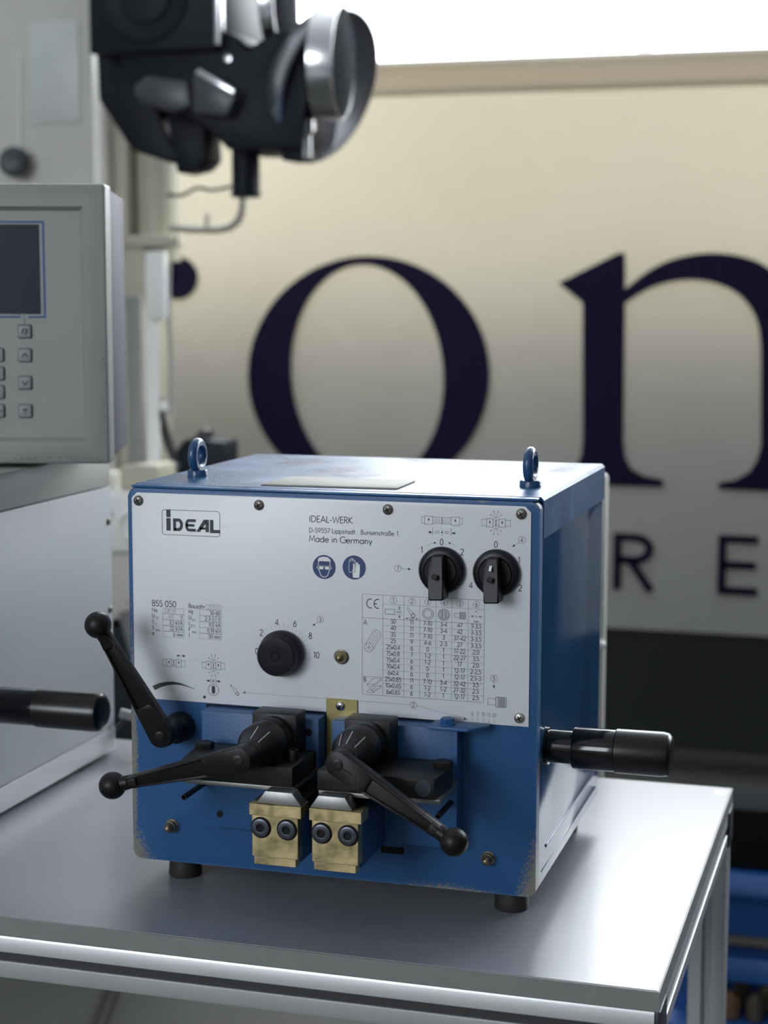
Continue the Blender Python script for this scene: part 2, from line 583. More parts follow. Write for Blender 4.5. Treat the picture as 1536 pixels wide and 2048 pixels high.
def slot_profile(s, sw=0.0082, d=0.010, r=0.003):
    """square aluminium section with a slot in each side"""
    h, k = s / 2, sw / 2
    side = [(-h + r, -h), (-k - 0.001, -h), (-k, -h + 0.001), (-k, -h + 0.003), (-k - 0.003, -h + 0.004), (-k - 0.003, -h + d),
            (k + 0.003, -h + d), (k + 0.003, -h + 0.004), (k, -h + 0.003), (k, -h + 0.001), (k + 0.001, -h), (h - r, -h), (h - r * 0.3, -h + r * 0.3)]
    out = []
    for q in range(4):
        c, sn = (1, 0, -1, 0)[q], (0, 1, 0, -1)[q]
        out += [(x * c - y * sn, x * sn + y * c) for x, y in side]
    return out

def rail(p, eu, ev, en, d0, d1, s, name='rail'):
    b = BM()
    prism(b, slot_profile(s), p, eu, ev, en, d0, d1)
    return obj(name, b, m_alu, table, smooth=30)

RS = 0.040
zr = TT - 0.0172 - RS / 2
yf, yb = TY0 + 0.001 + RS / 2, TY1 - 0.001 - RS / 2
xr, xl = TX1 - 0.001 - RS / 2, TX0 + 0.001 + RS / 2
rail((0, yf, zr), (0, 1, 0), (0, 0, 1), (1, 0, 0), TX0 + 0.004, TX1 - 0.004, RS)
rail((0, yb, zr), (0, 1, 0), (0, 0, 1), (1, 0, 0), TX0 + 0.004, TX1 - 0.004, RS)
for x in (xl, xr):
    rail((x, 0, zr), (1, 0, 0), (0, 0, 1), (0, 1, 0), yf + RS / 2 + 0.0005, yb - RS / 2 - 0.0005, RS)
for x in (xl, xr):
    for y in (yf, yb):
        rail((x, y, 0), (1, 0, 0), (0, 1, 0), (0, 0, 1), FL + 0.02, zr - RS / 2 - 0.0003, RS, 'leg')
        b = BM(); lathe(b, (x, y, FL), (0, 0, 1), [(0.022, 0), (0.024, 0.004), (0.012, 0.014), (0.006, 0.02)], 20)
        obj('levelling_foot', b, m_blackp, table)
m_slot = mat('slot_shade_black', (0.03, 0.03, 0.032), 0.6)  # added dark strips: the shade inside the rail slots, put in as colour
for y0_, y1_ in ((TY0 + 0.004, TY0 + 0.008),):
    b = BM(); box(b, TX0 + 0.006, TX1 - 0.006, y0_, y1_, zr - 0.0038, zr + 0.0038)
    obj('slot_shade_strip', b, m_slot, table, smooth=0)
b = BM(); box(b, TX1 - 0.008, TX1 - 0.004, yf + 0.022, yb - 0.022, zr - 0.0038, zr + 0.0038)
obj('slot_shade_strip', b, m_slot, table, smooth=0)
for y in (yf, yb):
    for x, s in ((TX1 - 0.0038, 1), (TX0 + 0.0038, -1)):
        b = BM(); box(b, min(x, x + s * 0.005), max(x, x + s * 0.005), y - RS / 2, y + RS / 2, zr - RS / 2, zr + RS / 2, 0.0015)
        obj('end_cap', b, m_blackp, table)

def countersunk(x, y, z, r, parent):
    b = BM()
    lathe(b, (x, y, z - 0.0006), (0, 0, 1), [(r, 0), (r, 0.00062), (r * 0.93, 0.00066), (r * 0.45, 0.00064), (r * 0.42, 0.0001), (0, 0.0001)], 24)
    return obj('table_screw', b, mat('zinc_screw', (0.42, 0.42, 0.43), 0.35, 1.0), parent)

for x, y in ((0.4855, -0.0935), (0.4915, 0.468), (-0.93, -0.0935), (-0.93, 0.468)):
    countersunk(x, y, TT, 0.0058, table)

# ================================================================== BLUE WELDING MACHINE
BW, BH, BD = 0.38, 0.3487, 0.3232
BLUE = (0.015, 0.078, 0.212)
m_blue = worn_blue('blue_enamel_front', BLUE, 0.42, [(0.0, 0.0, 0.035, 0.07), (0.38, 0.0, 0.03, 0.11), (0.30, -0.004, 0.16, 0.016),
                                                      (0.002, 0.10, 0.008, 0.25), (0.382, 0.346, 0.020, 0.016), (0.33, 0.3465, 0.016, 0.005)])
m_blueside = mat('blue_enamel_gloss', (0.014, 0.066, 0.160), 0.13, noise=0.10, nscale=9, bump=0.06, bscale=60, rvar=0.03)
m_bluedark = mat('blue_enamel_pedestal', (0.017, 0.072, 0.20), 0.5, noise=0.15, nscale=30)
m_black = mat('blackened_steel', (0.015, 0.015, 0.016), 0.42, 0.3, spec=0.35, noise=0.35, nscale=70, bump=0.2, bscale=300)
m_lever = mat('black_lever_plastic', (0.008, 0.008, 0.009), 0.40, spec=0.25, noise=0.15, nscale=80, bump=0.15, bscale=700)
m_knob = mat('black_knob_bakelite', (0.006, 0.006, 0.008), 0.34, spec=0.22, noise=0.2, nscale=60)
m_brass = mat('brushed_brass', (0.68, 0.55, 0.30), 0.34, 1.0, noise=0.22, nscale=90, bump=0.1, bscale=400, rvar=0.1)
m_brassplate = mat('yellow_zinc_plate', (0.35, 0.31, 0.13), 0.38, 0.85, noise=0.15, nscale=70)
m_jaw = mat('milled_jaw_steel', (0.30, 0.30, 0.30), 0.42, 0.9, noise=0.18, nscale=120)
m_steel = mat('bright_steel', (0.55, 0.55, 0.55), 0.25, 1.0)
m_screw = mat('dull_screw_steel', (0.17, 0.165, 0.15), 0.42, 0.85, noise=0.25, nscale=300)
m_bolt = mat('black_oxide_bolt', (0.085, 0.095, 0.115), 0.35, 0.8, noise=0.2, nscale=300)
m_void = mat('unlit_opening_black', (0.004, 0.004, 0.005), 0.9)
m_plate = mat('white_enamel_plate', (0.66, 0.675, 0.71), 0.38, noise=0.03, nscale=7, rvar=0.05)
m_ink = mat('printing_ink_black', (0.022, 0.024, 0.032), 0.5)
m_inkf = mat('printing_ink_grey', (0.11, 0.11, 0.13), 0.5)
m_stamp = mat('stamped_digit_grey', (0.38, 0.38, 0.39), 0.5)
m_inkb = mat('sticker_blue', (0.012, 0.035, 0.135), 0.4)
m_white = mat('sticker_white', (0.72, 0.73, 0.75), 0.45)
m_rubber = mat('black_rubber', (0.014, 0.014, 0.014), 0.6, noise=0.2, nscale=80)

wm = thing('welding_machine', 'blue cube-shaped butt welding machine with white front plate and black levers', 'machine', (BW / 2, BD / 2, TT))

# housing: front frame, body behind it, lid
b = BM()
prism(b, rrect(0, BW, 0, BH - 0.003, 0.007), (0, 0, 0), (1, 0, 0), (0, 0, 1), (0, 1, 0), 0, 0.012, 0.0016)
ff = obj('front_panel', b, m_blue, wm)
b = BM(); box(b, 0.001, BW - 0.001, 0.0122, BD, 0.002, BH - 0.0042, 0.002)
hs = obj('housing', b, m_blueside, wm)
b = BM()
prism(b, rrect(0.0465, 0.300, 0.0305, 0.0335, 0.0014, 3), (BW - 0.001, 0, 0), (0, 1, 0), (0, 0, 1), (1, 0, 0), -0.0002, 0.0012, 0.0004)
obj('side_bead', b, m_blueside, hs)
b = BM()
prism(b, rrect(0.030, 0.312, 0.0132, 0.0142, 0.0005, 3), (BW - 0.001, 0, 0), (0, 1, 0), (0, 0, 1), (1, 0, 0), -0.0002, 0.0006)
obj('side_bead', b, m_blueside, hs)
b = BM()
# lid: top sheet with short turned-down flanges
sec = [(-0.0006, BH - 0.036), (-0.0006, BH - 0.003), (0.0022, BH), (BW - 0.0022, BH), (BW + 0.0006, BH - 0.003), (BW + 0.0006, BH - 0.036),
       (BW - 0.0009, BH - 0.036), (BW - 0.0009, BH - 0.0040), (0.0009, BH - 0.0040), (0.0009, BH - 0.036)]
prism(b, sec, (0, 0, 0), (1, 0, 0), (0, 0, 1), (0, 1, 0), 0.0135, BD + 0.002)
box(b, 0.003, BW - 0.003, 0.0015, 0.0136, BH - 0.0028, BH - 0.0003, 0.0008)
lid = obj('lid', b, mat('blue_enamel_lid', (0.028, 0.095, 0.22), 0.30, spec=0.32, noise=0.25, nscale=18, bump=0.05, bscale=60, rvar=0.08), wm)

# rubber feet
foot0 = None
for x, y in ((0.034, 0.042), (0.350, 0.042), (0.034, BD - 0.04), (0.350, BD - 0.04)):
    if foot0 is None:
        b = BM(); lathe(b, (x, y, TT), (0, 0, 1), [(0.0150, 0), (0.0158, 0.002), (0.0142, 0.022), (0.0132, 0.024), (0.006, 0.024), (0.006, 0.0265)], 28)
        foot0 = obj('rubber_foot', b, m_rubber, wm)
        fo = (x, y)
    else:
        clone(foot0, (x - fo[0], y - fo[1], 0), wm)

# lifting eyes
eye0 = None
for (x, y) in ((0.0310, 0.090), (0.3525, 0.090)):
    b = BM()
    lathe(b, (x, y, BH), (0, 0, 1), [(0.0098, 0), (0.0098, 0.0045), (0.0088, 0.0062), (0.005, 0.0066)], 28)
    R1 = 0.0122
    ring = [(x, y + R1 * math.cos(a), BH + 0.0195 + R1 * math.sin(a)) for a in [2 * math.pi * i / 36 for i in range(36)]]
    tube(b, ring, 0.0046, 14, True)
    obj('lifting_eye', b, mat('blue_enamel_eye', (0.018, 0.065, 0.15), 0.22, noise=0.2, nscale=200, bump=0.5, bscale=350), wm)

# label plate lying on the lid
b = BM()
prism(b, [(0.1185, 0.027), (0.2445, 0.032), (0.2430, 0.098), (0.1205, 0.100)], (0, 0, BH), (1, 0, 0), (0, 1, 0), (0, 0, 1), 0.0001, 0.0016, 0.0003)
lp = obj('rating_plate', b, mat('aged_aluminium_plate', (0.27, 0.26, 0.235), 0.6, 0.1, spec=0.3, noise=0.15, nscale=60, bump=0.2, bscale=90), wm)
lp['label'] = 'blank cream metal plate lying on the lid'

# ---------------------------------------------------------------- white face plate with print
PT = -0.0016
fp_poly = [(0.0095, 0.3420), (0.0045, 0.3370), (0.0045, 0.1525), (0.3725, 0.1515), (0.3725, 0.3370), (0.3675, 0.3420)]
b = BM(); front(b, fp_poly, PT, 0.0004, 0.0003)
fp = obj('face_plate', b, m_plate, wm)
fp['label'] = 'white printed front plate with chamfered corners'

def q(px, py, y=PT):
    p = at(px, py, 1, y)
    return p.x, p.z

YP = PT - 0.00012
ink = Print(YP)
inkf = Print(YP)
stamp = Print(YP)
stamp2 = Print(YP)
# maker's address
for s, l, r, base, h in (('IDEAL-WERK', 618, 706, (1043.5, 1046.5), 0.0054), ('D-59557 Lippstadt \u00b7 Bunsenstra\u00dfe 1', 618, 797.5, (1064.5, 1070), 0.0040),
                         ('Made in Germany', 618, 745, (1083, 1088), 0.0054)):
    x0, z0 = q(l, base[0]); x1, _ = q(r, base[1])
    ink.text(s, x0, z0, h, x1=x1, weight=0.125)
addr = ink
ink = Print(YP)
# logo
lx0, lz0, lx1, lz1 = 0.0341, 0.3047, 0.0900, 0.3273
LOGO_FRAME = rrect(lx0, lx1, lz0, lz1, 0.0026)
lb, lt, lw = 0.3084, 0.3196, 0.0036
mid = (lb + lt) / 2
logo = Print(YP)
logo.stroke(LOGO_FRAME + [LOGO_FRAME[0]], 0.00045)
logo.fill([(0.0383, 0.3206), (0.0424, 0.3206), (0.0424, 0.3273), (0.0383, 0.3273)])
logo.fill([(0.0383, lb), (0.0424, lb), (0.0424, 0.3197), (0.0383, 0.3197)])
logo.stroke([(0.0462, lb), (0.0462, lt - 0.00135), (0.0502, lt - 0.00135)] + _arc(0.0502, mid, 0.0028, (lt - lb) / 2 - 0.00135, 90, -90, 10) + [(0.0462, lb + 0.00135)], 0.0029)
logo.stroke([(0.0668, lt - 0.0013), (0.0606, lt - 0.0013)] + _arc(0.0600, mid, 0.0022, (lt - lb) / 2 - 0.0013, 90, 270, 8) + [(0.0668, lb + 0.0013)], 0.0026)
logo.stroke([(0.0575, mid), (0.0655, mid)], 0.0023)
logo.fill([(0.0671, lb), (0.0708, lb), (0.0768, lt - 0.003), (0.0768, lt), (0.0745, lt)])
logo.fill([(0.0762, lb), (0.0795, lb), (0.0795, lt), (0.0762, lt)])
logo.stroke([(0.0705, lb + 0.0032), (0.0765, lb + 0.0032)], 0.0020)
logo.fill([(0.0804, lb - 0.0006), (0.0899, lb - 0.0006), (0.0899, lb + 0.0024), (0.0838, lb + 0.0024), (0.0838, lt), (0.0804, lt)])

# rating block
def px_text(P, s, px, py, h, align='l', pr=None, weight=0.13):
    x0, z0 = q(px, py)
    x1 = q(pr, py)[0] if pr else None
    P.text(s, x0, z0, h, x1=x1, align=align, weight=weight)

px_text(ink, 'BSS 050', 304, 1211.5, 0.0052, pr=353)
px_text(ink, 'Baujahr', 377, 1215.5, 0.0038, pr=411)
rows = [233.4, 228.0, 222.7, 217.2, 211.8]
lab = [('No', ''), ('U', '1.0'), ('S', 'n'), ('S', 'max'), ('e', '')]
val = ['', 'V', '3,5 kVA', '22 kVA', '6 mm']
bx0, bx1 = 0.0334, 0.0540
for i, (z, (a, sub), v) in enumerate(zip(rows, lab, val)):
    z /= 1000
    ink.text(a, 0.0228, z, 0.0037)
    if sub:
        inkf.text(sub, 0.0260, z - 0.0014, 0.0022)
    inkf.rect(bx0, bx1, z - 0.0011, z + 0.0041, 0.0002)
    if v:
        ink.text(v, bx1 - 0.0008, z, 0.0035, align='r')
stamp.text('228139', 0.0346, 0.2334, 0.0034, weight=0.14)
stamp.text('400', 0.0385, 0.2281, 0.0032, weight=0.12)
rows2 = [233.6, 228.2, 222.7, 217.4, 212.0]
lab2 = [('Hz', ''), ('U', '2.0'), ('I', '2CC'), ('F', 'max'), ('l', '')]
val2 = ['50-60', '2,3-3,1 V', '9,0 kA', '0,18 kN', '50 mm']
cx0, cx1 = 0.0694, 0.0905
inkf.rect(0.0762, 0.0905, 0.2380, 0.2428, 0.0002)
stamp2.text('2001', 0.0772, 0.2388, 0.0035, weight=0.14, x1=0.0895)
for z, (a, sub), v in zip(rows2, lab2, val2):
    z /= 1000
    ink.text(a, 0.0588, z, 0.0037)
    if sub:
        inkf.text(sub, 0.0618 if a != 'I' else 0.0604, z - 0.0014, 0.0022)
    inkf.rect(cx0, cx1, z - 0.0011, z + 0.0041, 0.0002)
    ink.text(v, cx1 - 0.0008, z, 0.0035, align='r', x1=None)

rating = ink
ink = Print(YP)
ratingf = inkf
inkf = Print(YP)
# circled numbers with arrows
def circled(n, x, z, r=0.0030, P=None, h=0.0036):
    P = P or ink
    P.ring(x, z, r, 0.00028)
    P.text(n, x, z - h / 2, h, align='c', weight=0.13)

for n, px, py in (('3', 641, 1239), ('4', 1044, 1080), ('5', 988, 1357), ('7', 796, 1137), ('2', 827, 1410)):
    circled(n, *q(px, py))
x, z = q(641, 1239); ink.arrow(x - 0.0022, z - 0.0021, x - 0.0075, z - 0.0062, 0.00025, 0.0026)
x, z = q(1044, 1080); ink.arrow(x - 0.0022, z - 0.0021, x - 0.0085, z - 0.0062, 0.00025, 0.0026)
x, z = q(988, 1357); ink.arrow(x, z - 0.003, x, z - 0.0088, 0.00025, 0.0026)
x, z = q(796, 1137); ink.arrow(x + 0.003, z, x + 0.0118, z, 0.00025, 0.0028)
x, z = q(827, 1410)
x2, z2 = q(489, 1385); inkf.arrow(x - 0.003, z + 0.0001, x2 - 0.002, z2, 0.00022, 0.0030)
x2, z2 = q(935, 1439); inkf.arrow(x + 0.003, z - 0.0004, x2, z2, 0.00022, 0.0034)

# gripped-bar pictograms
def bars(px, py, wpx, P, long=False, sparks=True, spark_low=True):
    cx, cz = q(px, py)
    w = wpx * 0.00045 / 2
    h = 0.0036
    jw = w * (0.44 if not long else 0.36)
    for s in (-1, 1):
        xi = cx + s * (w * 0.20 if not long else w * 0.44)
        xo = xi + s * (jw if not long else w * 0.40)
        P.rect(min(xi, xo), max(xi, xo), cz - h, cz + h, 0.00032)
        xe = cx + s * w
        P.stroke([(xo, cz + h * 0.72), (xe, cz + h * 0.72)], 0.00028)
        P.stroke([(xo, cz - h * 0.72), (xe, cz - h * 0.72)], 0.00028)
        P.stroke([(xe, cz - h * 0.72), (xe - s * 0.0006, cz - h * 0.24), (xe, cz + h * 0.24), (xe - s * 0.0006, cz + h * 0.85)], 0.00022)
        P.arrow((xi + xo) / 2, cz - h * 0.35, (xi + xo) / 2, cz + h * 0.62, 0.00025, 0.0022)
        P.stroke([(cx + s * 0.0002, cz - h * 0.7), (cx + s * 0.0002, cz + h * 0.7)], 0.0003)
        if not long:
            P.stroke([(cx + s * 0.0002, cz + h * 0.6), (cx + s * 0.0010, cz + h * 0.85), (xi, cz + h * 0.62)], 0.00024)
            P.stroke([(cx, cz - h * 0.75), (xi, cz - h * 0.75)], 0.00024)
        else:
            n = 6
            zz = [(cx + (xi - cx) * k / n, cz + h * (0.9 if k % 2 else 0.62)) for k in range(n + 1)]
            P.stroke(zz, 0.00028)
            P.stroke([(cx, cz - h * 0.7), (xi, cz - h * 0.7)], 0.00028)
            for k in range(1, 7):
                xx = cx + (xi - cx) * (k + 0.6) / 8
                P.stroke([(xx, cz - h * 0.55), (xx, cz + h * 0.45)], 0.00016)
    if sparks:
        for sg in (1, -1):
            if sg < 0 and not spark_low:
                continue
            for dx, dz in ((-0.0046, 0.0028), (-0.0019, 0.0056), (0.0019, 0.0056), (0.0046, 0.0028)):
                P.stroke([(cx, cz + sg * h * 1.12), (cx + dx, cz + sg * (h * 1.12 + dz))], 0.0002)
                P.disc(cx + dx, cz + sg * (h * 1.12 + dz), 0.00045, 10)
    return cx, cz

bars(884, 1041.5, 82, ink, long=True, sparks=False)
cx, cz = q(884, 1064)
for s in (-1, 0, 1):
    ink.stroke([(cx + s * 0.0082, cz - 0.003), (cx + s * 0.0082, cz + 0.0034)], 0.0003)
for s in (-1, 1):
    ink.arrow(cx + s * 0.0128, cz - 0.0006, cx + s * 0.0084, cz - 0.0006, 0.0004, 0.0030)
    for dz in (0.0004, -0.0010):
        ink.stroke([(cx + s * 0.0021, cz + dz), (cx + s * 0.0062, cz + dz)], 0.00035)
ink.disc(cx, cz - 0.0004, 0.0007)
bars(992, 1046, 57, ink)
bars(348, 1326, 50, ink, sparks=False)
x, z = q(362, 1311.5)
ink.arrow(x, z, x - 0.0047, z, 0.0004, 0.0028); ink.arrow(x, z, x + 0.0047, z, 0.0004, 0.0028)
bars(427, 1331, 50, ink)
cx, cz = q(427, 1362)
for s in (-1, 1):
    ink.stroke([(cx + s * 0.0026, cz - 0.0022), (cx + s * 0.0026, cz + 0.0026)], 0.0003)
    ink.arrow(cx + s * 0.0074, cz, cx + s * 0.0028, cz, 0.0004, 0.0030)
    ink.stroke([(cx - 0.0016, cz - s * 0.0012), (cx + 0.0016, cz + s * 0.0012)], 0.0003)
ink.stroke([(cx, cz - 0.002), (cx, cz + 0.0026)], 0.00025)
cx, cz = q(427, 1379.5)
ink.ring(cx, cz, 0.0051, 0.0004)
ink.fill([(cx + a, cz + c) for a, c in rrect(-0.0016, 0.0016, -0.0036, 0.0036, 0.0014)])
ink.disc(*q(409, 1394), 0.0014)
# tapering arc
a0 = [q(*p) for p in ((305, 1372), (318, 1366), (332, 1363.5), (346, 1363), (360, 1366), (374, 1371), (390.5, 1378.5))]
a1 = [q(*p) for p in ((310, 1380.5), (322, 1374.5), (335, 1370.5), (348, 1369), (361, 1370), (374, 1373), (390.5, 1379))]
for i in range(6):
    ink.fill([a0[i], a1[i], a1[i + 1], a0[i + 1]])

def lever_icon(P, px, py, s=1.0):
    x, z = q(px, py)
    P.stroke([(x - 0.0042 * s, z + 0.0042 * s), (x + 0.0009 * s, z + 0.0002 * s), (x + 0.0030 * s, z - 0.0030 * s)], 0.00028)
    P.stroke([(x - 0.0048 * s, z + 0.0036 * s), (x - 0.0012 * s, z - 0.0014 * s), (x + 0.0006 * s, z - 0.0040 * s)], 0.00028)
    P.ring(x + 0.0019 * s, z - 0.0034 * s, 0.0014 * s, 0.0005, 14)
    P.ring(x - 0.0044 * s, z + 0.0040 * s, 0.0005 * s, 0.0004, 10)

lever_icon(ink, 471, 1380)

symbols, symbolsf = ink, inkf
ink = Print(YP)
inkf = Print(YP)
# setting table
tx = [0.2231, 0.2419, 0.2610, 0.2754, 0.2897, 0.3040, 0.3185, 0.3328]
zt, z1, z2, zab, zb_ = 0.2598, 0.2518, 0.2389, 0.1866, 0.1703
ink.rect(tx[0], tx[7], zb_, zt, 0.00026)
for x in tx[1:7]:
    (ink if x == tx[1] else inkf).stroke([(x, zb_), (x, zt)], 0.00024)
ink.stroke([(tx[1], z1), (tx[7], z1)], 0.00022)
ink.stroke([(tx[0], z2), (tx[7], z2)], 0.00026)
ink.stroke([(tx[0], zab), (tx[7], zab)], 0.00026)
rh = (z2 - zb_) / 12
data = [('50', '11', '7-10', '3-4', '47', '3-3,5'), ('40', '11', '7-10', '3-4', '42', '3-3,5'), ('35', '11', '7-10', '3', '37-42', '3-3,5'),
        ('25', '9', '4-6', '2-3', '27', '3-3,5'), ('25x0,4', '6', '0', '1', '17-22', '2,0'), ('15x0,8', '7', '1-2', '1', '22-27', '3,5'),
        ('15x0,4', '6', '1-2', '1', '17', '2,0'), ('10x0,4', '6', '0', '1', '12-17', '2-2,5'), ('6x0,4', '6', '0', '1', '12-17', '2,5-3'),
        ('25x0,85', '11', '7-10', '3-4', '32-42', '3,5'), ('10x0,65', '6', '1-2', '1-2', '27-32', '2,5'), ('6x0,65', '6', '1-2', '1', '12-17', '2,5')]
for i, r in enumerate(data):
    zz = z2 - rh * (i + 1)
    if i not in (8, 11):
        inkf.stroke([(tx[1], zz), (tx[7], zz)], 0.00018)
    for k, s in enumerate(r):
        nat = sum(G[c][0] for c in s) + 0.045 * len(s)
        hh = min(0.0041, (tx[k + 2] - tx[k + 1] - 0.0012) / nat)
        wx = nat * 0.0038
        wx = min(wx, tx[k + 2] - tx[k + 1] - 0.0010)
        xm = (tx[k + 1] + tx[k + 2]) / 2
        ink.text(s, xm - wx / 2, zz + 0.0019, 0.0038, x1=xm + wx / 2, weight=0.135)
for k in range(6):
    circled(str(k + 1), (tx[k + 1] + tx[k + 2]) / 2, (zt + z1) / 2, 0.0029, h=0.0034)
zi = (z1 + z2) / 2
ink.stroke(_arc(0.2305, zi + 0.0064, 0.0034, 0.0040, 70, 290, 14), 0.0008)
ink.stroke(_arc(0.2372, zi + 0.0064, 0.0034, 0.0040, 70, 290, 14), 0.0008)
ink.stroke([(0.2338, zi + 0.0064), (0.2366, zi + 0.0064)], 0.0008)
ink.text('A', 0.2243, 0.2328, 0.0042)
ink.text('B', 0.2243, 0.1816, 0.0042)
# cable bundle and beam
ax, az, bx_, bz_ = 0.2290, 0.2125, 0.2362, 0.2245
ink.ring(ax, az, 0.0040, 0.0003)
for k in range(6):
    a = math.radians(60 * k + 15)
    ink.stroke([(ax, az), (ax + 0.0038 * math.cos(a), az + 0.0038 * math.sin(a))], 0.00022)
d = Vector((bx_ - ax, bz_ - az)).normalized(); n_ = Vector((-d.y, d.x)) * 0.0040
ink.stroke([Vector((ax, az)) + n_, Vector((bx_, bz_)) + n_] + [Vector((bx_, bz_)) + n_ * math.cos(t) + d * 0.004 * math.sin(t) for t in [math.pi * k / 10 for k in range(1, 10)]]
           + [Vector((bx_, bz_)) - n_, Vector((ax, az)) - n_], 0.0003)
for k in (-0.5, 0.0, 0.5):
    ink.stroke([Vector((ax, az)) + n_ * k + d * 0.0042, Vector((bx_, bz_)) + n_ * k + d * 0.0028], 0.00022)
ox, oz = 0.2276, 0.1722
for P0 in ([(0, 0), (0.0055, 0), (0.0055, 0.0014), (0.0036, 0.0022), (0.0036, 0.0058), (0.0062, 0.0062), (0.0062, 0.0076), (0, 0.0076), (0, 0.0062), (0.0022, 0.0058), (0.0022, 0.0022), (0, 0.0014), (0, 0)],
           [(0, 0.0076), (0.0058, 0.0132), (0.0130, 0.0132), (0.0062, 0.0076)], [(0.0130, 0.0132), (0.0130, 0.0118), (0.0062, 0.0062)],
           [(0.0055, 0), (0.0130, 0.0056), (0.0130, 0.0070), (0.0100, 0.0070), (0.0040, 0.0022)], [(0.0055, 0.0014), (0.0130, 0.0070)]):
    ink.stroke([(ox + a, oz + c) for a, c in P0], 0.0003)
# column symbols
x = (tx[1] + tx[2]) / 2
ink.stroke([(x - 0.0076, zi + 0.0022), (x + 0.0012, zi + 0.0022), (x + 0.0012, zi - 0.0018)] + [(x + 0.0012 - 0.0011 * k, zi - (0.0026 if k % 2 else 0.0018)) for k in range(1, 9)] + [(x - 0.0076, zi + 0.0022)], 0.00035)
inkf.stroke([(x + 0.0022, zi + 0.0022), (x + 0.0074, zi + 0.0022)], 0.0002); inkf.stroke([(x + 0.0022, zi - 0.0022), (x + 0.0074, zi - 0.0022)], 0.0002)
ink.arrow(x + 0.0054, zi + 0.0056, x + 0.0054, zi + 0.0024, 0.0003, 0.002); ink.arrow(x + 0.0054, zi - 0.0056, x + 0.0054, zi - 0.0024, 0.0003, 0.002)
inkf.text('mm', x + 0.0050, zi - 0.0007, 0.0024, align='c')
pxl = (tx[2] + tx[3]) / 2
for dx0, dz0, dx1, dz1 in ((-0.0040, 0.0052, 0.0018, -0.0006), (-0.0046, 0.0044, -0.0004, -0.0028)):
    ink.stroke([(pxl + dx0, zi + dz0), (pxl + dx1, zi + dz1)], 0.0003)
ink.ring(pxl + 0.0012, zi - 0.0022, 0.0017, 0.0005, 14)
inkf.text('mm', pxl, zi - 0.0058, 0.0026, align='c')
ink.arrow(tx[2] + 0.0006, zi - 0.0050, tx[2] + 0.0042, zi - 0.0050, 0.0003, 0.0018); ink.arrow(tx[3] - 0.0006, zi - 0.0050, tx[3] - 0.0042, zi - 0.0050, 0.0003, 0.0018)
x = (tx[3] + tx[4]) / 2; ink.ring(x, zi, 0.0049, 0.0004); ink.ring(x, zi, 0.0035, 0.0004)
x = (tx[4] + tx[5]) / 2; ink.ring(x, zi, 0.0049, 0.0005); ink.ring(x, zi, 0.0037, 0.0004)
for s in (-1, 1):
    ink.stroke([(x + s * 0.0010, zi - 0.0032), (x + s * 0.0010, zi + 0.0032)], 0.0006)
    ink.stroke([(x + s * 0.0021, zi - 0.0026), (x + s * 0.0021, zi + 0.0026)], 0.0004)
x = (tx[5] + tx[6]) / 2
ink.rect(x - 0.0050, x - 0.0002, zi - 0.0018, zi + 0.0018, 0.0003); inkf.rect(x - 0.0002, x + 0.0050, zi - 0.0030, zi + 0.0030, 0.0003)
for k in range(7):
    inkf.stroke([(x + 0.0002 + k * 0.0007, zi - 0.0028), (x + 0.0002 + k * 0.0007, zi + 0.0028)], 0.00035)
x = (tx[6] + tx[7]) / 2
ink.text('~', x, zi + 0.0026, 0.004, align='c'); inkf.text('mm', x, zi - 0.0056, 0.0026, align='c'); inkf.text('x', x, zi - 0.0008, 0.0024, align='c')
ink.arrow(tx[6] + 0.0012, zi, x - 0.0020, zi, 0.00025, 0.002); ink.arrow(tx[7] - 0.0012, zi, x + 0.0020, zi, 0.00025, 0.002)

table_p, table_pf = ink, inkf
ink, inkf = symbols, symbolsf
# knurled screw symbol
x, z = q(993, 1404)
ink.stroke([(x - 0.0006, z - 0.0028), (x - 0.0078, z - 0.0028), (x - 0.0072, z), (x - 0.0078, z + 0.0028), (x - 0.0006, z + 0.0028)], 0.0003)
ink.stroke(rrect(x - 0.0006, x + 0.0086, z - 0.0044, z + 0.0044, 0.0008) + [rrect(x - 0.0006, x + 0.0086, z - 0.0044, z + 0.0044, 0.0008)[0]], 0.0004)
ink.stroke([(x + 0.0012, z - 0.0044), (x + 0.0012, z + 0.0044)], 0.0003)
for k in range(-4, 9):
    for s in (-1, 1):
        pts = [(x + 0.0012 + 0.0008 * k + 0.0014 * t * (1 if s > 0 else 1), z + s * 0.0040 * (1 - t)) for t in (0, 1, 2)]
        pts = [p for p in pts if x + 0.0012 <= p[0] <= x + 0.0084]
        if len(pts) > 1:
            inkf.stroke(pts, 0.00025)
ink, inkf = Print(YP), Print(YP)
# scale at the pointer
for k, s in enumerate(('0', '5', '10', '15', '20')):
    x = 0.3228 + 0.00490 * k
    inkf.text(s, x, 0.1583, 0.0031, align='c', weight=0.11)
    inkf.stroke([(x, 0.1525), (x, 0.1572)], 0.00022)
# scale round the knob
KX, KZ = q(566, 1305)
for k in range(21):
    a = math.radians(185 - 9.75 * k)
    r0, r1 = 0.0226, (0.0266 if k % 2 == 0 else 0.0252)
    inkf.stroke([(KX + r0 * math.cos(a), KZ + r0 * math.sin(a)), (KX + r1 * math.cos(a), KZ + r1 * math.sin(a))], 0.0002)
for s, px, py in (('0', 514, 1308), ('2', 523, 1271), ('4', 554, 1250), ('6', 590, 1253), ('8', 621, 1277.5), ('10', 633, 1316)):
    x, z = q(px, py); ink.text(s, x, z, 0.0053, align='c')
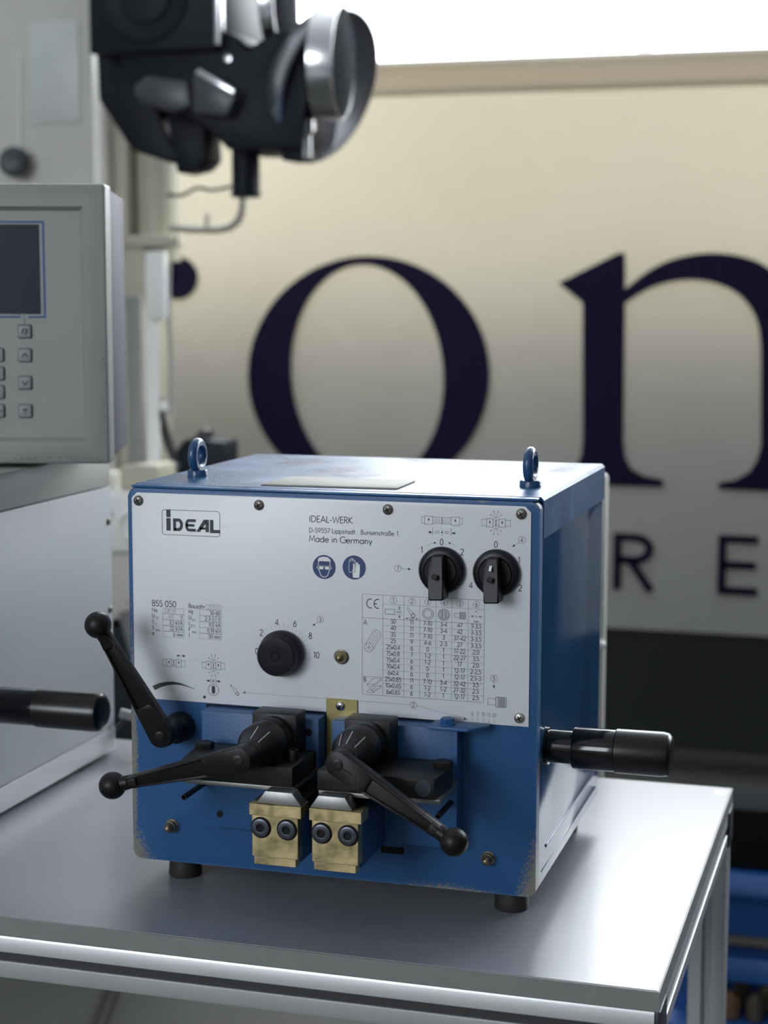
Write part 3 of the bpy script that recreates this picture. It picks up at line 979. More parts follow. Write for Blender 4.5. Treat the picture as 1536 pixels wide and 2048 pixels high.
# scales round the two switches
for s, px, py in (('0', 883.5, 1090), ('1', 844, 1105.5), ('2', 924.5, 1110), ('0', 992, 1095), ('1', 1038.5, 1126.5), ('2', 1040.5, 1182), ('4', 942, 1176), ('3', 990.5, 1207)):
    x, z = q(px, py); ink.text(s, x, z, 0.0052, align='c')
S1, S2 = q(885, 1140), q(994, 1145.5)
for a0_, a1_, tip in ((125, 106, -1), (62, 76, 1)):
    pts = [(S1[0] + 0.0245 * math.cos(math.radians(a0_ + (a1_ - a0_) * t / 6)), S1[1] + 0.0245 * math.sin(math.radians(a0_ + (a1_ - a0_) * t / 6))) for t in range(7)]
    inkf.stroke(pts, 0.00022)
    ink.arrow(*pts[-2], pts[-1][0] - tip * 0.0012, pts[-1][1] + 0.0001, 0.0002, 0.0022)
for P_, nm, mm, lb_ in ((logo, 'printed_logo', m_ink, 'bold black maker logo in a rounded frame'), (addr, 'printed_address', m_ink, 'black maker address in three lines'),
                        (rating, 'rating_text', m_ink, 'black rating data text'), (ratingf, 'rating_boxes', m_inkf, None), (symbols, 'printed_symbols', m_ink, 'black pictograms and circled numbers'),
                        (symbolsf, 'guide_lines', m_inkf, None), (table_p, 'setting_table', m_ink, 'black printed table of welding settings'), (table_pf, 'table_rules', m_inkf, None),
                        (ink, 'scale_numbers', m_ink, 'black scale numbers round the knob and switches'), (inkf, 'scale_ticks', m_inkf, None),
                        (stamp, 'serial_digits', m_stamp, None), (stamp2, 'year_digits', m_stamp, None)):
    o_ = P_.done(nm, mm, fp)
    o_['kind'] = 'stuff'
    if lb_:
        o_['label'] = lb_

# safety stickers
for px, py, kind in ((648.5, 1134, 'g'), (708.5, 1135, 'h')):
    x, z = q(px, py)
    b = BM(); lathe(b, (x, PT, z), (0, -1, 0), [(0.0113, 0), (0.0113, 0.00012)], 36)
    st = obj('safety_sticker', b, m_white, fp)
    st['label'] = 'round blue goggles sticker' if kind == 'g' else 'round blue gloves sticker'
    p = Print(PT - 0.00018); p.disc(x, z, 0.0107, 36); p.done('blue_field', m_inkb, st)
    p = Print(PT - 0.00024)
    if kind == 'g':
        p.stroke([(x - 0.0052, z + 0.0046), (x - 0.0056, z + 0.0012), (x - 0.0066, z - 0.0006), (x - 0.0050, z - 0.0022), (x - 0.0032, z - 0.0074), (x - 0.0012, z - 0.0088), (x + 0.0012, z - 0.0088),
                  (x + 0.0032, z - 0.0074), (x + 0.0050, z - 0.0022), (x + 0.0066, z - 0.0006), (x + 0.0056, z + 0.0012), (x + 0.0052, z + 0.0046)], 0.0006)
        p.fill([(x - 0.0058, z + 0.0044), (x - 0.0040, z + 0.0052), (x + 0.0040, z + 0.0052), (x + 0.0058, z + 0.0044), (x + 0.0058, z + 0.0066), (x + 0.0034, z + 0.0088), (x - 0.0012, z + 0.0092), (x - 0.0046, z + 0.0082), (x - 0.0058, z + 0.0064)])
        for s in (-1, 1):
            p.fill([(x + s * 0.0027 + a, z - 0.0004 + c) for a, c in rrect(-0.0020, 0.0020, -0.0017, 0.0017, 0.0008)])
        p.stroke([(x - 0.0060, z + 0.0008), (x + 0.0060, z + 0.0008)], 0.0006)
    else:
        def glove(ox, oz, s, f):
            pts = [(-0.0030, -0.0070), (-0.0034, -0.0020), (-0.0030, 0.0006), (-0.0028, 0.0048), (-0.0016, 0.0048), (-0.0014, 0.0022), (-0.0012, 0.0062), (0.0, 0.0062), (0.0002, 0.0024),
                   (0.0004, 0.0058), (0.0016, 0.0058), (0.0017, 0.0020), (0.0020, 0.0044), (0.0030, 0.0042), (0.0031, -0.0010), (0.0024, -0.0070)]
            pts = [(ox + a * s, oz + c * s) for a, c in pts]
            if f:
                p.fill(pts)
            else:
                p.stroke(pts + [pts[0]], 0.0004)
        glove(x - 0.0018, z + 0.0022, 0.92, False)
        glove(x + 0.0020, z - 0.0016, 1.05, True)
    p.done('pictogram', m_white, st)

# scratches across the plate are only grey marks
for pts in (((408, 1197), (430, 1205), (464, 1224)), ((447, 1052), (453, 1052), (457, 1058)), ((627, 1355), (634, 1367)), ((380, 1322), (396, 1317))):
    p = Print(YP)
    p.stroke([q(*t) for t in pts], 0.00022)
    p.done('scratch_mark', mat('scratch_grey', (0.42, 0.42, 0.43), 0.6), fp)

# plate screws
def cross_screw(name, x, y, z, r, m, parent):
    b = BM()
    lathe(b, (x, y, z), (0, -1, 0), [(r, 0), (r, 0.0006), (r * 0.93, 0.0015), (r * 0.7, 0.0022), (r * 0.4, 0.0025), (0, 0.0026)], 28)
    o = obj(name, b, m, parent)
    b = BM()
    for a in (0.5, 0.5 + math.pi / 2):
        pts = [(-r * 0.52, -r * 0.11), (r * 0.52, -r * 0.11), (r * 0.52, r * 0.11), (-r * 0.52, r * 0.11)]
        c, s = math.cos(a), math.sin(a)
        front(b, [(x + u * c - v * s, z + u * s + v * c) for u, v in pts], y - 0.00272, y - 0.0018)
    obj('cross_recess', b, m_void, o, smooth=0)
    return o

for px, py, m in ((277, 1001, m_screw), (518, 1010, m_screw), (776, 1019, m_screw), (1043, 1028, m_screw), (1039, 1436, mat('nickel_screw', (0.40, 0.39, 0.36), 0.35, 0.9))):
    x, z = q(px, py)
    cross_screw('plate_screw', x, PT, z, 0.0047, m, wm)

# rotary knob
b = BM()
lathe(b, (KX, PT, KZ), (0, -1, 0), [(0.0190, 0.001), (0.0206, 0.002), (0.0208, 0.006), (0.0194, 0.0095), (0.0180, 0.0115), (0.0177, 0.0185), (0.0168, 0.0200), (0.0120, 0.0204),
                                    (0.0042, 0.0201), (0.0040, 0.0194), (0.0034, 0.0194), (0.0030, 0.0200), (0, 0.0200)], 48)
kn = obj('power_knob', b, m_knob, wm)
b = BM()
for k in range(40):
    a = 2 * math.pi * k / 40
    cyl(b, (KX + 0.0178 * math.cos(a), PT - 0.0118, KZ + 0.0178 * math.sin(a)), (KX + 0.0176 * math.cos(a), PT - 0.0182, KZ + 0.0176 * math.sin(a)), 0.0006, seg=6)
obj('grip_ribs', b, m_knob, kn)

# indicator button
x, z = q(683, 1313)
b = BM()
lathe(b, (x, PT, z), (0, -1, 0), [(0.0068, 0), (0.0068, 0.0009), (0.0060, 0.0015), (0.0058, 0.0009)], 32)
ib = obj('indicator_lamp', b, m_steel, wm)
ib['label'] = 'small domed brass button in a steel ring'
b = BM()
lathe(b, (x, PT, z), (0, -1, 0), [(0.0057, 0.0006), (0.0056, 0.0030), (0.0046, 0.0056), (0.0030, 0.0078), (0.0014, 0.0090), (0, 0.0094)], 32)
obj('dome', b, mat('aged_brass_dome', (0.30, 0.24, 0.12), 0.32, 0.9, noise=0.2, nscale=300), ib)

# selector switches
for (x, z), marker, rot in ((S1, False, math.radians(3)), (S2, True, math.radians(3))):
    b = BM()
    lathe(b, (x, PT, z), (0, -1, 0), [(0.0202, 0.0), (0.0206, 0.0015), (0.0204, 0.0042), (0.0190, 0.0066), (0.0168, 0.0076), (0.0150, 0.0078), (0.0140, 0.0072), (0.0138, 0.0086), (0.0, 0.0088)], 56)
    sw = obj('selector_switch', b, m_knob, wm)
    # the grip: a ridge that widens downward into a thumb tab
    pr = [(-0.0050, 0.0150), (0.0050, 0.0150), (0.0056, 0.0060), (0.0062, -0.0080), (0.0068, -0.0225), (-0.0068, -0.0225), (-0.0062, -0.0080), (-0.0056, 0.0060)]
    c, s = math.cos(rot), math.sin(rot)
    b = BM()
    poly = [(x + u * c - v * s, z + u * s + v * c) for u, v in pr]
    front(b, poly, PT - 0.0270, PT - 0.0078, 0.0014)
    for v in b.verts:       # chamfer the upper end down toward the dial
        t = (v.co.z - (z + 0.002)) / 0.013
        if t > 0 and v.co.y < PT - 0.02:
            v.co.y += 0.0120 * min(1, t)
    obj('grip', b, m_knob, sw)
    b = BM()
    lathe(b, (x - 0.0002, PT - 0.0268, z - 0.002), (0, -1, 0), [(0.0026, 0), (0.0026, 0.0007), (0.0020, 0.0007), (0.0018, 0.0003), (0, 0.0003)], 18)
    obj('grip_screw', b, m_black, sw)
    if marker:
        b = BM()
        prism(b, [(-0.0011, 0.0), (0.0011, 0.0), (0.0011, 0.0052), (-0.0011, 0.0052)], (x - 0.0004, PT - 0.0248, z + 0.0048), (1, 0, 0), (0, 0.66, 0.75), (0, -0.75, 0.66), 0.0002, 0.0008)
        obj('pointer_mark', b, m_white, sw)

# ---------------------------------------------------------------- lower front: slide blocks, clamps, jaws
YB = -0.022
b = BM(); box(b, 0.0745, 0.330, -0.0006, 0.004, 0.1480, 0.1512)
obj('slide_opening', b, m_void, wm, smooth=0)
for x0, x1 in ((0.0785, 0.1895), (0.2015, 0.3148)):
    b = BM(); box(b, x0, x1, YB, 0.001, 0.0440, 0.1500, 0.0009)
    blk = obj('slide_block', b, m_blue, wm)
    blk['label'] = 'blue block carrying a clamp'
    if x0 < 0.1:
        for px, py, r in ((440, 1628, 0.0032), (617, 1465, 0.0034)):
            p = at(px, py, 1, YB)
            b = BM(); lathe(b, (p.x, YB + 0.004, p.z), (0, -1, 0), [(r, 0), (r, 0.00415), (0, 0.00415)], 20)
            obj('bolt_hole', b, m_void, blk)
b = BM(); box(b, 0.240, 0.2615, -0.0004, 0.003, 0.0275, 0.0335)
obj('cable_slot', b, m_void, wm, smooth=0)

# brass-coloured strip in the gap
x0, zt_ = q(653.5, 1396.5); x1, _ = q(716, 1399)
b = BM(); box(b, x0, x1, PT - 0.0016, PT, 0.080, zt_ + 0.0004, 0.0004, 1)
bs = obj('strip_bracket', b, m_brassplate, wm)
bs['label'] = 'yellow plated steel strip in the gap between the blocks'
x, z = q(682, 1411)
cross_screw('strip_screw', x, PT - 0.0016, z, 0.0042, m_steel, bs)

# pointer plate on the right block, with its bolt
b = BM()
prism(b, [(0.2905, -0.0295), (0.3255, -0.0295), (0.3395, -0.0130), (0.3395, -0.0035), (0.2905, -0.0035)], (0, 0, 0.1502), (1, 0, 0), (0, 1, 0), (0, 0, 1), 0.0, 0.0026, 0.0005)
pp = obj('pointer_plate', b, m_blue, wm)
b = BM(); lathe(b, (0.3045, -0.0165, 0.1528), (0, 0, 1), [(0.0072, 0), (0.0072, 0.0010)], 24)
lathe(b, (0.3045, -0.0165, 0.1538), (0, 0, 1), [(0.0064, 0), (0.0064, 0.0040), (0.0056, 0.0046)], 6)
obj('hex_bolt', b, m_blue, pp)

def hexhead(bmx, c, axis, r, h):
    lathe(bmx, c, axis, [(r, 0), (r, h * 0.85), (r * 0.88, h)], 6)

def socket_screw(name, c, axis, r, h, m, parent, inner=0.5):
    b = BM()
    lathe(b, c, axis, [(r, 0), (r, h * 0.86), (r * 0.90, h), (r * inner * 1.08, h), (r * inner, h * 0.97)], 28, cap=False)
    o = obj(name, b, m, parent)
    b = BM()
    d, u, v = frame_of(axis)
    lathe(b, Vector(c), axis, [(r * inner * 1.02, h * 0.985), (r * inner, h * 0.45), (0, h * 0.45)], 6, cap=False)
    obj('hex_socket', b, m_void, o, smooth=0)
    return o

def lever(name, H, Bp, hubr, hubback, ballr, w0=0.0150, w1=0.0090, th=0.0110, label=None):
    """clamping lever: hub on an axis along y, tapered ribbed arm, ball at the end"""
    H, Bp = Vector(H), Vector(Bp)
    root = None
    e1 = (Bp - H)
    L = e1.length
    e1.normalize()
    n = Vector((0, -1, 0))
    n = (n - e1 * n.dot(e1)).normalized()
    e2 = n.cross(e1)
    b = BM()
    prof = [(-0.0, 0.0)]
    hp = []
    for k in range(13):
        a = math.radians(90 + 180 * k / 12)
        hp.append((w0 * math.cos(a), w0 * math.sin(a)))
    poly = hp + [(L * 0.22, -w0 * 0.86), (L - ballr * 0.8, -w1 / 2), (L - ballr * 0.8, w1 / 2), (L * 0.22, w0 * 0.86)]
    prism(b, poly, H, e1, e2, n, -th * 0.62, th * 0.18, 0.0012)
    arm = obj(name, b, m_lever, wm)
    if label:
        arm['label'] = label
    # raised rim on both sides leaves the groove down the middle
    b = BM()
    t = 0.0026
    for s in (1, -1):
        rim = [(L * 0.20, s * w0 * 0.84), (L - ballr * 0.9, s * w1 * 0.46), (L - ballr * 0.9, s * (w1 * 0.46 - t)), (L * 0.80, s * (w1 * 0.62 - t)), (L * 0.26, s * (w0 * 0.80 - t))]
        prism(b, rim, H, e1, e2, n, th * 0.10, th * 0.42, 0.0006)
    prism(b, [(x * 0.98, y * 0.98) for x, y in hp] + [(L * 0.21, -w0 * 0.82), (L * 0.27, -w0 * 0.74), (L * 0.27, w0 * 0.74), (L * 0.21, w0 * 0.82)], H, e1, e2, n, th * 0.10, th * 0.42, 0.0008)
    prism(b, [(L * 0.80, -w1 * 0.58), (L - ballr * 0.9, -w1 * 0.46), (L - ballr * 0.9, w1 * 0.46), (L * 0.80, w1 * 0.58)], H, e1, e2, n, th * 0.10, th * 0.42, 0.0006)
    obj('arm_rim', b, m_lever, arm)
    b = BM(); ball(b, Bp, ballr)
    cyl(b, Bp - e1 * (ballr + 0.004), Bp - e1 * ballr * 0.6, w1 * 0.62, w1 * 0.70, 20)
    obj('ball_grip', b, m_lever, arm)
    b = BM(); lathe(b, H + Vector((0, hubback, 0)), (0, -1, 0), [(hubr, 0), (hubr, hubback - th * 0.2)], 36)
    obj('hub', b, m_lever, arm)
    b = BM()
    f0 = H + n * th * 0.42
    lathe(b, f0, n, [(0.0050, -0.0006), (0.0050, 0.0004), (0.0040, 0.0009), (0.0016, 0.0009), (0.0016, 0.0002), (0, 0.0002)], 24)
    obj('hub_screw', b, m_black, arm)
    b = BM()
    prism(b, [(0.0056, -0.0004), (0.0150, -0.0004), (0.0150, 0.0004), (0.0056, 0.0004)], H, e1, e2, n, th * 0.40, th * 0.435)
    obj('hub_slit', b, m_void, arm, smooth=0)
    return arm

# left feed lever, pointing up
H1 = Vector((0.0485, -0.0420, 0.1305))
lv1 = lever('feed_lever', H1, at(196, 1250, 1, -0.060), 0.0118, 0.0400, 0.0120, w0=0.0112, w1=0.0100, label='black ball lever pointing up to the left')
b = BM(); lathe(b, (0.0500, 0.0, 0.1285), (0, -1, 0), [(0.0135, 0), (0.0135, 0.003), (0.0128, 0.016), (0.0118, 0.018)], 36)
obj('bearing_collar', b, m_lever, wm)

def clamp(ax, az, yh, Bp, inner, outer, lines, label, lname):
    s = 1 if outer > inner else -1
    # square holder
    b = BM(); box(b, ax - 0.0205, ax + 0.0205, -0.0470, YB, az - 0.017, 0.1585, 0.0010)
    obj('clamp_holder', b, m_black, wm)
    b = BM()
    lathe(b, (ax, -0.046, az), (0, -1, 0), [(0.0175, 0), (0.0175, 0.012), (0.0160, 0.013), (0.0160, 0.020), (0.0188, 0.021), (0.0188, 0.040), (0.0178, 0.0415), (0.0112, 0.0600), (0.0108, 0.0660)], 48)
    hub = obj('clamp_spindle', b, m_black, wm)
    b = BM()
    for a in lines:
        a = math.radians(a)
        d = Vector((math.cos(a), 0, math.sin(a)))
        tdir = Vector((-math.sin(a), 0, math.cos(a))) * 0.00035
        p0 = Vector((ax, -0.046 - 0.0419, az)) + d * 0.01785
        p1 = Vector((ax, -0.046 - 0.0597, az)) + d * 0.01150
        nn = (Vector((0, -1, 0)) * 0.0066 + d * 0.0185).normalized() * 0.0002
        vs = [b.verts.new(v + nn) for v in (p0 + tdir, p0 - tdir, p1 - tdir, p1 + tdir)]
        b.faces.new(vs)
    obj('engraved_lines', b, mat('scribed_line_white', (0.55, 0.55, 0.52), 0.5), hub, smooth=0)
    H = Vector((ax, yh, az))
    lever(lname, H, Bp, 0.0104, -0.046 - 0.058 - yh, 0.0116, w0=0.0110, w1=0.0096, label=label)
    # upper jaw bar
    x0, x1 = min(inner, outer), max(inner, outer)
    b = BM()
    o = outer
    poly = [(inner, -0.0900), (outer, -0.0900), (outer + s * 0.0045, -0.0480), (outer - s * 0.004, -0.0350), (inner, -0.0350)]
    prism(b, poly, (0, 0, 0), (1, 0, 0), (0, 1, 0), (0, 0, 1), 0.1065, 0.1240, 0.0009)
    jb = obj('jaw_bar', b, m_black, wm)
    b = BM(); lathe(b, (outer - s * 0.0093, -0.0898, 0.1157), (0, -1, 0), [(0.0070, 0), (0.0070, 0.0004), (0.0066, 0.0007), (0, 0.0007)], 32)
    obj('pivot_pin', b, m_bolt, jb)
    b = BM(); hexhead(b, (outer - s * 0.004, -0.047, 0.1238), (0, 0, 1), 0.0085, 0.0050)
    obj('hex_nut', b, m_black, jb)
    b = BM(); box(b, x0, x1 + (0.004 if s > 0 else 0), -0.0865, YB, 0.1020, 0.1062, 0.0005)
    obj('jaw_base_plate', b, m_jaw, wm)
    b = BM(); box(b, x0 + 0.002, x1 - 0.002, -0.036, YB, 0.1063, 0.1220, 0.0006)
    obj('jaw_guide', b, m_black, wm)
    socket_screw('clamp_screw', (inner + s * 0.008, -0.0660, 0.1240), (0, 0, 1), 0.0050, 0.0095, m_black, wm)

clamp(0.2415, 0.1410, -0.1240, at(908, 1684, 1, -0.130), 0.2108, 0.3125, (122, 90, 52), 'black ball lever reaching down to the right', 'clamp_lever')
clamp(0.1570, 0.1390, -0.1290, at(225, 1571, 1, -0.132), 0.1890, 0.0880, (88, 52), 'black ball lever reaching out to the left', 'clamp_lever')

# lower jaws: painted pedestal with brass face, clamping lip and light jaw
YJ = -0.1050
for (lx0, lx1, shift) in ((0.1555, 0.2018, -0.0530), (0.2088, 0.2546, 0.0)):
    b = BM(); box(b, lx0 + 0.0025, lx1 - 0.0045, YJ + 0.012, YB, 0.0435, 0.0840, 0.0008)
    box(b, lx0 + 0.0040, lx1 - 0.0075, YB - 0.002, 0.001, 0.0440, 0.0840)
    pd = obj('jaw_pedestal', b, m_bluedark, wm)
    b = BM(); box(b, lx0 + 0.0020, lx1 - 0.0032, YJ + 0.0012, YJ + 0.0125, 0.0492, 0.0870, 0.0004, 1)
    br = obj('brass_jaw', b, m_brass, wm)
    b = BM(); box(b, lx0 + 0.0032, lx1 - 0.0056, YJ + 0.0026, YJ + 0.0125, 0.0418, 0.0495, 0.0004, 1)
    obj('brass_foot', b, m_brass, br)
    b = BM(); box(b, lx0, lx1, YJ, YJ + 0.020, 0.0850, 0.0952, 0.0004, 1)
    obj('brass_lip', b, m_brass, br)
    b = BM()
    top = 0.1062
    tz = 0.0955
    if shift:
        poly = [(lx0 + 0.0062, tz), (lx1 - 0.0006, tz), (lx1 - 0.0086, top), (lx0 + 0.0140, top)]
    else:
        poly = [(lx0 + 0.0003, tz), (lx1 - 0.0085, tz), (lx1 - 0.0150, top), (lx0 + 0.0076, top)]
    front(b, poly, YJ + 0.0015, YJ + 0.016, 0.0004)
    obj('jaw_insert', b, m_jaw, wm)
    b = BM(); box(b, lx0 + 0.001, lx1 - 0.004, YJ + 0.0205, YB - 0.0002, 0.0842, 0.0952)
    obj('jaw_bed', b, m_black, wm)
    for k, cxk in enumerate((0.0108, 0.0340)):
        c = (lx0 + cxk - (0.0006 if shift else 0.0), YJ + 0.0012, 0.0745)
        b = BM(); lathe(b, c, (0, -1, 0), [(0.0092, 0), (0.0092, 0.0003), (0, 0.0003)], 32)
        obj('counterbore', b, m_void, br)
        socket_screw('jaw_screw', (c[0], c[1] - 0.0002, c[2]), (0, -1, 0), 0.0078, 0.0022, m_bolt, br, 0.46)

# stop pins
for (x, z, y0, y1) in ((0.0822, 0.0845, YB + 0.002, -0.072), (0.3090, 0.0850, YB + 0.002, -0.064)):
    b = BM(); lathe(b, (x, y0, z), (0, -1, 0), [(0.0026, 0), (0.0026, y0 - y1), (0.0017, y0 - y1), (0.0016, y0 - y1 - 0.008), (0, y0 - y1 - 0.008)], 18)
    obj('stop_pin', b, m_black, wm)
# acorn studs at the bottom
for px, py in ((343, 1652), (976, 1717)):
    p = at(px, py, 1, -0.002)
    b = BM()
    lathe(b, (p.x, 0.0, p.z), (0, -1, 0), [(0.0062, 0), (0.0062, 0.0012), (0.0052, 0.0018), (0.0054, 0.0060), (0.0044, 0.0068), (0.0042, 0.0095), (0.0034, 0.0118), (0.0018, 0.0134), (0, 0.0138)], 28)
    obj('dome_stud', b, mat('tarnished_stud', (0.26, 0.22, 0.15), 0.32, 0.85, noise=0.3, nscale=300), wm)

# side grip
def side_grip(x0, y, z, dims, parent, name):
    d = (1, 0, 0)
    b = BM()
    pr, cur = [], 0
    a, bb, c = dims
    lathe(b, (x0, y, z), d, [(0.0165, 0), (0.0165, 0.003), (0.0146, 0.0035), (0.0146, a), (0.0178, a + 0.0004), (0.0184, a + 0.0014), (0.0184, bb)], 40)
    g = obj(name, b, mat('gloss_black_grip', (0.004, 0.004, 0.005), 0.12, spec=0.45), parent)
    g['label'] = 'stepped black cylindrical side grip'
    b = BM()
    lathe(b, (x0, y, z), d, [(0.0184, bb), (0.0194, bb + 0.0010), (0.0196, c - 0.008), (0.0186, c - 0.003), (0.0160, c - 0.0006), (0.0125, c), (0, c)], 40)
    obj('grip_sleeve', b, mat('black_rubber_grip', (0.007, 0.006, 0.006), 0.28, spec=0.4, noise=0.2, nscale=100), g)
    return g

side_grip(BW - 0.001, 0.0440, 0.1245, (0.0245, 0.0615, 0.1110), wm, 'side_grip')

# ================================================================== GREY CABINET WITH CONTROL TERMINAL (left)
m_cab = mat('light_grey_powder_coat', (0.36, 0.375, 0.39), 0.45, noise=0.05, nscale=10, bump=0.12, bscale=900)
m_cab2 = mat('warm_grey_cover', (0.38, 0.385, 0.36), 0.45, noise=0.05, nscale=10, bump=0.12, bscale=900)
CX1, CX0, CY0, CY1 = -0.220, -0.660, -0.060, 0.4265
cab = thing('control_cabinet', 'grey steel machine cabinet with tilted screen terminal left of blue welder', 'machine', ((CX0 + CX1) / 2, (CY0 + CY1) / 2, TT))
b = BM(); box(b, CX0, CX1, CY0, CY1, 0.0075, 0.2955, 0.0015)
obj('cabinet_body', b, m_cab, cab)
b = BM(); box(b, CX0 - 0.0004, CX1 + 0.0006, CY0 - 0.0004, CY1 + 0.0006, TT + 0.006, 0.0066, 0.0014)
obj('base_tray', b, mat('light_grey_tray', (0.43, 0.445, 0.45), 0.35, noise=0.04, nscale=12), cab)
b = BM(); box(b, CX0, CX1 - 0.0006, CY0, CY1 - 0.0006, 0.2966, 0.3360, 0.0015)
obj('top_cover', b, m_cab2, cab)
for x in (CX0 + 0.03, CX1 - 0.03):
    for y in (CY0 + 0.03, CY1 - 0.03):
        b = BM(); lathe(b, (x, y, TT), (0, 0, 1), [(0.012, 0), (0.011, 0.0062)], 20)
        obj('cabinet_foot', b, m_rubber, cab)
for z in (0.255, 0.150):
    b = BM(); lathe(b, (CX1, CY1 - 0.0085, z), (1, 0, 0), [(0.0040, 0), (0.0040, 0.0010), (0.0026, 0.0022), (0, 0.0024)], 18)
    obj('cover_screw', b, m_screw, cab)
side_grip(CX1, 0.1000, 0.1090, (0.0290, 0.0720, 0.1440), cab, 'cabinet_grip')

# swivelling terminal
HA = math.radians(17.0)
HO = Vector((-0.1365, 0.250, 0.0))
HN = Vector((math.sin(HA), -math.cos(HA), 0))
HU = Vector((math.cos(HA), math.sin(HA), 0))

def hq(px, py, depth=0.0):
    d = _R @ Vector(((px - 768) / FPX, -(py - 1024) / FPX, -1.0))
    o = HO - HN * depth
    t = (o - CAMP).dot(HN) / d.dot(HN)
    p = CAMP + d * t
    return (p - HO).dot(HU), p.z

def head_pt(u, d, z):
    return HO + HU * u - HN * d + Vector((0, 0, z))

HZ0, HZ1 = hq(226, 928)[1], hq(222, 367)[1]
HWD = 0.40
def hprism(b, poly, d0, d1, bev=0.0):
    prism(b, poly, HO, HU, Vector((0, 0, 1)), -HN, d0, d1, bev)

b = BM()
fw = 0.0235
outer = rrect(-HWD, 0, HZ0, HZ1, 0.005, 4)
RC = 0.007
# bezel: outer skin, sloped border and recessed field in one piece
inner = [(-HWD + fw, HZ0 + fw), (-fw, HZ0 + fw), (-fw, HZ1 - fw), (-HWD + fw, HZ1 - fw)]
def ringpts(poly, d):
    return [b.verts.new(head_pt(u, d, z)) for u, z in poly]
o4 = [(-HWD, HZ0), (0, HZ0), (0, HZ1), (-HWD, HZ1)]
r_back = ringpts(o4, 0.034); r_out = ringpts(o4, 0.0)
r_in = ringpts(inner, 0.0)
r_rec = ringpts([(u + s * 0.0045, z + t * 0.0045) for (u, z), (s, t) in zip(inner, ((1, 1), (-1, 1), (-1, -1), (1, -1)))], RC)
for A, B in ((r_back, r_out), (r_out, r_in), (r_in, r_rec)):
    for i in range(4):
        j = (i + 1) % 4
        b.faces.new((A[i], A[j], B[j], B[i]))
b.faces.new(r_rec)
b.faces.new(r_back[::-1])
es = [e for e in b.edges if all(v in r_out for v in e.verts)] + [e for e in b.edges if (e.verts[0] in r_out and e.verts[1] in r_back) or (e.verts[1] in r_out and e.verts[0] in r_back)]
bmesh.ops.bevel(b, geom=es, offset=0.0035, segments=3, affect='EDGES', profile=0.5)
term = obj('terminal_bezel', b, mat('grey_bezel_paint', (0.245, 0.25, 0.235), 0.42, noise=0.06, nscale=16, bump=0.2, bscale=900), cab)
term['label'] = 'grey control terminal with dark screen and keys'
b = BM()
hprism(b, [(-HWD + 0.002, HZ0 + 0.003), (-0.002, HZ0 + 0.003), (-0.002, HZ1 - 0.003), (-HWD + 0.002, HZ1 - 0.003)], 0.0352, 0.1520, 0.002)
for v in b.verts:
    dd = -(v.co - HO).dot(HN)
    if dd > 0.14:
        v.co.z = HZ0 + (HZ1 - HZ0) / 2 + (v.co.z - HZ0 - (HZ1 - HZ0) / 2) * 0.965
obj('terminal_housing', b, mat('violet_grey_enamel', (0.105, 0.10, 0.125), 0.6, spec=0.2, noise=0.08, nscale=12, bump=0.1, bscale=500), cab)
b = BM(); p = head_pt(-0.20, 0.05, HZ0); cyl(b, (p.x, p.y, 0.3362), (p.x, p.y, HZ0 + 0.002), 0.05, 0.05, 32)
obj('swivel_foot', b, m_blackp, cab)
HP = Print(0, None)
def hprint(dep):
    return Print(0, (HO - HN * dep, HU, Vector((0, 0, 1))))
m_screen = mat('dark_display_glass', (0.018, 0.023, 0.034), 0.20, spec=0.4, noise=0.1, nscale=5)
u1, zs0 = hq(81.5, 628, RC); _, zs1 = hq(80, 449, RC)
b = BM(); hprism(b, [(u1 - 0.19, zs0), (u1, zs0), (u1, zs1), (u1 - 0.19, zs1)], RC - 0.0006, RC + 0.001)
obj('display_screen', b, m_screen, term, smooth=0)
pb = hprint(RC - 0.0003)
uo, zo0 = hq(90, 634, RC); _, zo1 = hq(88, 444, RC)
uk = hq(49, 640, RC)[0]
pb.stroke([(uk + 0.004, zo0), (uo, zo0), (uo, zo1), (uo - 0.21, zo1), (uo - 0.21, zo0), (uk - 0.004, zo0)], 0.0022)
pb.done('screen_outline', mat('blue_screen_outline', (0.02, 0.07, 0.20), 0.5), term)
pb = hprint(RC - 0.0003)
pb.stroke([(uk, hq(49, 630, RC)[1]), (uk, hq(49, 651, RC)[1])], 0.0009)
pb.done('leader_line', m_inkf, term)
m_key = mat('grey_rubber_key', (0.23, 0.24, 0.235), 0.5, noise=0.05)
m_keyrim = mat('dark_key_rim', (0.085, 0.09, 0.095), 0.6)
sym = hprint(RC - 0.0032)
KS = 0.0076
key0 = None
